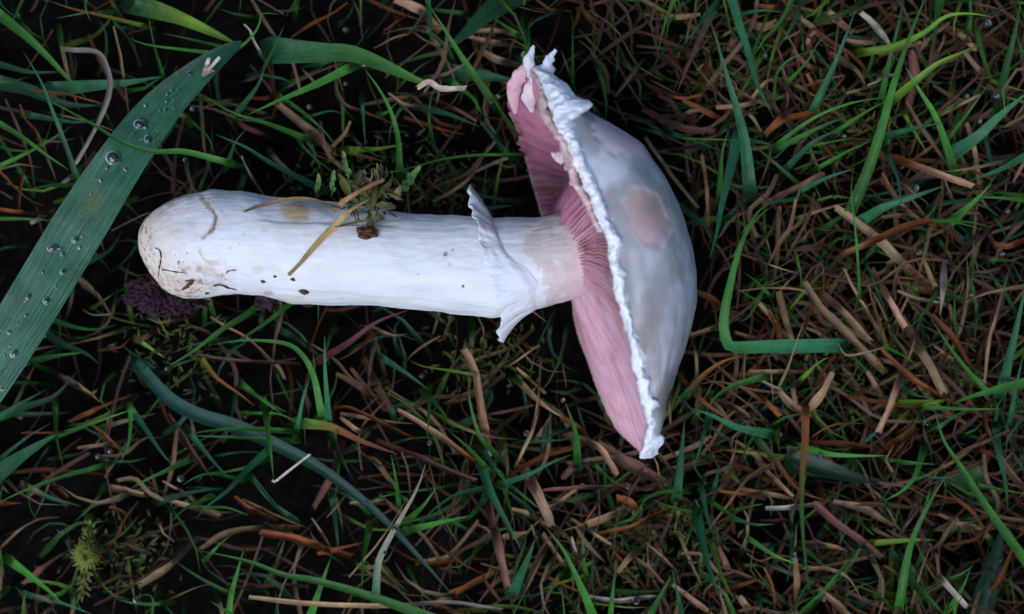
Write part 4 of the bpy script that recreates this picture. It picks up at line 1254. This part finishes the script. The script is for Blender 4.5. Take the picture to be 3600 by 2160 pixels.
shoot('pale-tipped green moss shoot nearest the olive sprig', (1225, 640, 420), (1212, 555, 470), 12, 34, 16, *GB, 1, G5)
shoot('bright bud-like moss shoot between the olive sprig and the ring', (1400, 690, 430), (1455, 610, 480), 16, 46, 20, *GB, 2, G5)
shoot('pair of small moss shoots behind the stem beside an arched needle', (1165, 690, 380), (1172, 622, 430), 12, 30, 15, *GB, 3, G5)
shoot('pair of small moss shoots behind the stem beside an arched needle', (1115, 690, 360), (1120, 640, 400), 12, 30, 15, *GB, 4, G5)
# star-shaped moss shoot in the dark hollow
e = empty('star_moss', Wd((300, 1990, -300))); tag(e, 'yellow-green star-shaped moss shoot in a dark hollow', 'moss')
tube('shoot_stalk', [(335, 1830, -302), (325, 1850, 30), (312, 1900, 70), (302, 1958, 130)], [6, 10, 12, 9], M_GREEN, (.10, .13, .02), e, n=14, m=8, flat=1, amp=.3)
tube('shoot_stalk', [(290, 2080, 10), (298, 2010, 60), (302, 1958, 130)], [8, 12, 9], M_GREEN, (.09, .10, .015), e, n=14, m=8, flat=1, amp=.3)
for i in range(64):
    a = i * 2.39996; r_ = 14 + 46 * (i / 64) ** .6
    b_ = (302 + 4 * math.cos(a), 1955 + 4 * math.sin(a), 138 - i * .5)
    leafm('leaf', b_, (b_[0] + r_ * math.cos(a), b_[1] + r_ * math.sin(a), 152 - i * 1.1), 9, (.13, .17, .015), (.24, .28, .04), e, 5)
for i in range(60):
    f = rng.uniform(0, 1); a = rng.uniform(0, 6.28)
    b_ = (300 - 12 * f + rng.normal(0, 3), 1990 + 95 * f, 80 - 60 * f) if i % 2 else (303 + 20 * f, 1930 - 85 * f, 90 - 60 * f)
    leafm('leaf', b_, (b_[0] + 30 * math.cos(a), b_[1] + 18 * math.sin(a) + (16 if i % 2 else -16), b_[2] + 14), 9, (.09, .12, .02), (.20, .23, .05), e, 4)

# soil on the stem base
cl = lump('soil_clod', (575, 1030, 245), (118, 70, 90), M_CLOD, None, .3, 5, 90, 140, .2)
tag(cl, 'large dark purplish soil clod stuck to the rounded stem base', 'soil clod')
c2 = lump('soil_clod', (945, 1052, 295), (36, 38, 40), M_CLOD, None, .5, 9, 24, 30, .4)
tag(c2, 'small dark soil clod under the middle of the stem', 'soil clod')
c3 = lump('soil_clod', (660, 1072, 250), (50, 26, 36), M_CLOD, None, .6, 12, 30, 40, .4)
tag(c3, 'reddish dark soil clod between the large clod and the stem', 'soil clod')
for i in range(90):
    a = rng.uniform(0, 6.28); q = rng.uniform(.1, 1.12)
    g = lump('soil_crumb', (580 + 125 * q * math.cos(a), 1038 + 68 * q * math.sin(a), 330 - 75 * q ** 2 + rng.uniform(-16, 14)), rng.uniform(6, 21, 3), M_CLOD, cl, .5, 20 + i, 8, 10, .5)
for (x, y, r_, lab) in [(1070, 1024, 17, 'largest round brown soil grain on the stem'), (1030, 982, 9, 'pinkish soil grain beside the golden needle tip'), (926, 989, 9, 'small dark soil grain stuck on the stem'), (967, 972, 6, 'tiny brown soil grain on the stem'), (728, 1030, 8, 'dark soil grain near the stem underside')]:
    tag(lump('soil_grain', st_(x, y, r_ * .2), (r_, r_ * .8, r_ * .6), M_CRUMB, None, .4, int(x), 10, 14, .6), lab, 'soil grain')
for nm, P, r_, lab in [('fibre', [(546, 873), (560, 880), (566, 905), (560, 940), (556, 980)], 2.4, 'dark upright root fibre on the rounded stem base'),
                       ('fibre', [(752, 1006), (775, 1003), (800, 1012), (842, 1022)], 3.2, 'dark forked root fibre near the stem underside'),
                       ('fibre', [(795, 962), (803, 954), (830, 950)], 2.4, 'tiny curled root fibre above the forked one'),
                       ('fibre', [(570, 948), (610, 955), (660, 962)], 2.6, 'reddish root fibre above the large soil clod'),
                       ('fibre', [(640, 1020), (660, 1005), (676, 985), (652, 988)], 6, 'thick brown rootlet scrap above the large soil clod')]:
    pts = [st_(x, y, r_ * .5) for x, y in P]
    tag(tube('root_fibre', pts, [r_ * .7] + [r_] * (len(pts) - 2) + [r_ * .5], M_CRUMB, (0.1, .1, .1), None, n=22, m=7, flat=.9, amp=.3, origin=Wd(pts[0])), lab, 'root fibre')
tag(lump('leaf_speck', (1839, 190, 590), (9, 12, 8), M_GREEN, None, .4, 3, 8, 12, .6, (.18, .2, .03)), 'tiny yellow-green speck beside the torn cap tag', 'leaf speck')

# ------------------------------------------------------------------ dew
def dew_mesh(name, fl):
    me = bpy.data.meshes.new(name); n_, m_ = 12, 18
    ph = np.linspace(.001, np.pi - .001, n_); a = np.linspace(0, 2 * np.pi, m_, endpoint=False)
    V = np.stack([np.sin(ph)[:, None] * np.cos(a), np.sin(ph)[:, None] * np.sin(a), np.repeat(np.cos(ph)[:, None] * fl, m_, 1)], -1).reshape(-1, 3)
    me.from_pydata(V.tolist(), [], grid_faces(n_, m_, True) + [tuple(range(m_)), tuple((n_ - 1) * m_ + k for k in range(m_ - 1, -1, -1))])
    me.polygons.foreach_set('use_smooth', [True] * len(me.polygons)); me.materials.append(M_DEW); return me
D_FLAT, D_RND = dew_mesh('dew_flat', .55), dew_mesh('dew_round', .95)
def surf_z(x, y):
    best = None
    for L, wd in BL_PTS:
        d_ = np.hypot(L[:, 0] - x, L[:, 1] - y); i = int(np.argmin(d_))
        if d_[i] < wd / 2 + 9 and (best is None or L[i, 2] > best): best = L[i, 2]
    return best
def dew(x, y, r, z, me, label, group, asp=1.0):
    o = bpy.data.objects.new('dew_drop', me); COL.objects.link(o)
    o.location = Wd((x, y, z)).tolist(); k = U * r * (H - (z - ZR)) / H
    o.scale = (k * asp, k / asp ** .5, k); o.rotation_euler = (0, 0, rng.uniform(0, 3.14))
    tag(o, label, 'dew drop', group)
for x, y, r in [(396, 555, 27), (490, 437, 20), (520, 490, 16), (313, 639, 9), (356, 636, 9), (445, 663, 8), (668, 259, 9), (582, 385, 7), (585, 447, 7), (377, 590, 8), (474, 418, 6), (264, 844, 14), (183, 872, 17), (218, 895, 8), (221, 956, 12), (307, 813, 8), (326, 805, 10), (218, 783, 10), (199, 816, 9), (224, 746, 10), (186, 781, 8), (280, 872, 8), (248, 1007, 9), (164, 1058, 15), (35, 1050, 16), (100, 1045, 11), (156, 1172, 13), (35, 1169, 11), (35, 1145, 7), (51, 1244, 17), (119, 1220, 8), (13, 1368, 14), (275, 970, 9), (388, 724, 7)]:
    zb = surf_z(x, y) or 395
    dew(x, y, r, zb + r * .3, D_FLAT, ('largest' if r > 25 else 'large' if r > 13 else 'small' if r > 6.6 else 'tiny') + ' clear dew drop lying on the broad blue-green blade', 'dew drops on the broad blade', rng.uniform(.95, 1.3))
for i in range(70):
    f = rng.uniform(.12, .9); q_ = Lb[int(f * 89)]; o_ = rng.uniform(-.42, .42) * q_[3]; s_ = sd_b[int(f * 89)]
    r = rng.uniform(2.5, 6.5)
    dew(q_[0] + s_[0] * o_, q_[1] + s_[1] * o_, r, q_[2] + 4 + r * .2, D_FLAT, ('largest' if r > 25 else 'large' if r > 13 else 'small' if r > 6.6 else 'tiny') + ' clear dew drop lying on the broad blue-green blade', 'dew drops on the broad blade', rng.uniform(.95, 1.3))
for x, y, r in [(677, 385, 10), (652, 563, 10), (588, 1296, 9), (814, 1315, 10), (865, 1463, 10), (1215, 108, 12), (1280, 232, 10), (1215, 296, 9), (1088, 377, 11), (1749, 340, 9), (1692, 437, 6), (1725, 361, 6), (1483, 1322, 11), (1510, 1558, 10), (1769, 1591, 11), (1850, 1524, 12), (1375, 1780, 8), (1284, 1770, 6), (1352, 1945, 10), (1392, 1861, 14), (1183, 1521, 7), (1148, 1264, 8), (2688, 197, 10), (3470, 84, 16), (3122, 264, 9), (3397, 340, 10), (3499, 340, 14), (3443, 428, 10), (3219, 663, 13), (2728, 620, 12), (3168, 720, 8), (3540, 744, 11), (3138, 202, 7), (2968, 480, 8), (2933, 693, 8), (3230, 889, 12), (3521, 894, 11), (3413, 1038, 9), (1978, 1408, 9), (2207, 1710, 12), (2228, 1802, 9), (2457, 1721, 6), (2236, 2114, 14), (2789, 1961, 11), (2743, 1527, 9), (2894, 2107, 10), (3516, 1969, 7), (2826, 1996, 6), (2883, 1605, 8), (345, 1605, 10), (636, 1683, 14), (388, 1586, 10), (480, 2109, 14), (1360, 262, 5), (2660, 56, 6), (932, 1400, 7)]:
    zb = surf_z(x, y); zb = 150 if zb is None else zb
    dew(x, y, r, zb + r * .6, D_RND, ('large' if r > 11 else ('small' if r > 7 else 'tiny')) + ' round dew drop on a grass blade ' + region(x, y), 'dew drops in the grass')
for x, y, r in [(1564, 898, 8), (1591, 880, 4), (1628, 1007, 6), (1580, 930, 3), (1470, 965, 3)]:
    dew(x, y, r, float(stem_top(x, y)) + r * .4, D_RND, 'tiny dew bead on the bare white stem', 'dew beads on the stem')

# ------------------------------------------------------------------ the uncountable growth underneath
def inside_mush(P):
    yc_, r_, z_ = stem_c(P[:, 0]); a_ = (P[:, 0] > 470) & (P[:, 0] < 2050) & (np.abs(P[:, 1] - yc_) < r_ + 10)
    q = np.sqrt(np.clip(1 - ((P[:, 1] - yc_) / (r_ + 12)) ** 2, 0, 1))
    hit = a_ & (P[:, 2] > z_ - (r_ + 8) * q - 12)
    t, b = ab(P[:, :2]); c_ = (t > -.01) & (t < 1.01) & (b > np.interp(t, *cF) - 14) & (b < np.interp(t, *cO) + 14)
    hit |= c_ & (P[:, 2] > ZC - (ZFa + 30) * env(np.clip(t, 0, 1)))
    return hit.any()
def mass(name, count, gen, mat, label, cat, m=3):
    VV, FF, CC, UU = [], [], [], []; off = 0
    for i in range(count):
        g = gen(i)
        if g is None: continue
        P, wd, c0, c1, blunt = g
        if inside_mush(spline(P, 14)): continue
        V, F, c, uv_, L = ribbon(P, wd, c0, c1, blunt, rng.uniform(.3, .8), rng.uniform(-.7, .7), 9, .1, True)
        VV.append(V); CC.append(c); UU.append(uv_); FF += [tuple(k + off for k in f) for f in F]; off += len(V)
    o = mk(name, Wd(np.vstack(VV)), FF, mat, origin=(0, 0, 0), col=np.vstack(CC), uv=np.vstack(UU))
    return tag(o, label, cat, kind='stuff')
def rpos():
    return np.array((rng.uniform(-1300, 4900), rng.uniform(-1000, 3100)))
def richness(p):
    x, y = p
    r_ = .15 + .85 * float(sstep(1300, 2700, x)) + .25 * float(sstep(1500, 2100, y)) * float(sstep(700, 1500, x))
    return r_ * (.55 + .75 * float(sstep(-.5, .6, fbm(np.array((x / 320., y / 320., 2.)), 2, 13))))
DK = ['s', 's', 'p', 'b', 'p', 's', 's']
def g_thatch(i):
    p = rpos()
    if rng.uniform() > richness(p): return None
    a = rng.uniform(0, 6.28); ln = rng.uniform(90, 420); z = rng.uniform(-260, 70) if rng.uniform() < .8 else rng.uniform(0, 105)
    d_ = np.array((math.cos(a), math.sin(a))); n_ = np.array((-d_[1], d_[0])) * ln
    P = np.array([[*(p - d_ * ln / 2), max(-295, z + rng.normal(-15, 35))], [*(p - d_ * ln / 6 + n_ * rng.normal(0, .04)), z + 10], [*(p + d_ * ln / 5 + n_ * rng.normal(0, .07)), z + 5], [*(p + d_ * ln / 2 + n_ * rng.normal(0, .08)), max(-295, z + rng.normal(-20, 45))]])
    c = np.array(PIG[DK[rng.integers(len(DK))]]) * rng.uniform(.18, .75)
    return P, rng.uniform(1.9, 4.1) ** 2, c, c * rng.uniform(.6, 1.2), rng.uniform() < .3
mass('dead_thatch', 9500, g_thatch, M_DRY, 'tangle of fallen brown and tan grass litter under the living blades', 'grass litter')
def g_under(i):
    p = rpos(); inframe = 0 < p[0] < 3600 and 0 < p[1] < 2160
    if rng.uniform() > (.3 + .7 * richness(p)): return None
    a = rng.uniform(0, 6.28); ln = rng.uniform(90, 330); hz = rng.uniform(-190, 130) if inframe else rng.uniform(80, 330)
    d_ = np.array((math.cos(a), math.sin(a))); n_ = np.array((-d_[1], d_[0])) * rng.normal(0, .12) * ln
    P = np.array([[*p, -305], [*(p + d_ * ln * .22 + n_ * .6), hz * .5], [*(p + d_ * ln * .4 + n_), hz * .85], [*(p + d_ * ln * .7 + n_), hz], [*(p + d_ * ln), hz * rng.uniform(.55, 1.05)]])
    c = np.array(PIG['gdggyd'[rng.integers(6)]]) * rng.uniform(.35, .9)
    return P, rng.uniform(7, 26), c, c if rng.uniform() < .8 else np.array(PIG['s']) * .8, False
mass('grass_undergrowth', 4600, g_under, M_GREEN, 'low tangle of green grass blades under the taller ones', 'grass')
def g_moss(i):
    cs = [(1180, 640), (1500, 640), (1690, 1240), (2120, 2030), (2350, 1900), (3050, 1250), (420, 1960), (3330, 1340), (600, 1250), (2560, 250), (3000, 420)]
    c_ = cs[i % len(cs)]; p = np.array((rng.normal(c_[0], 95), rng.normal(c_[1], 75)))
    a = rng.uniform(0, 6.28); ln = rng.uniform(14, 42); z = rng.uniform(-120, 90)
    d_ = np.array((math.cos(a), math.sin(a)))
    P = np.array([[*p, z], [*(p + d_ * ln * .5), z + 12], [*(p + d_ * ln), z + rng.uniform(4, 26)]])
    c = np.array((.075, .085, .016)) * rng.uniform(.5, 1.5)
    return P, rng.uniform(5, 12), c, c * 1.3, False
mass('moss_carpet', 1500, g_moss, M_GREEN, 'dim olive moss leaves scattered between the grass roots', 'moss')
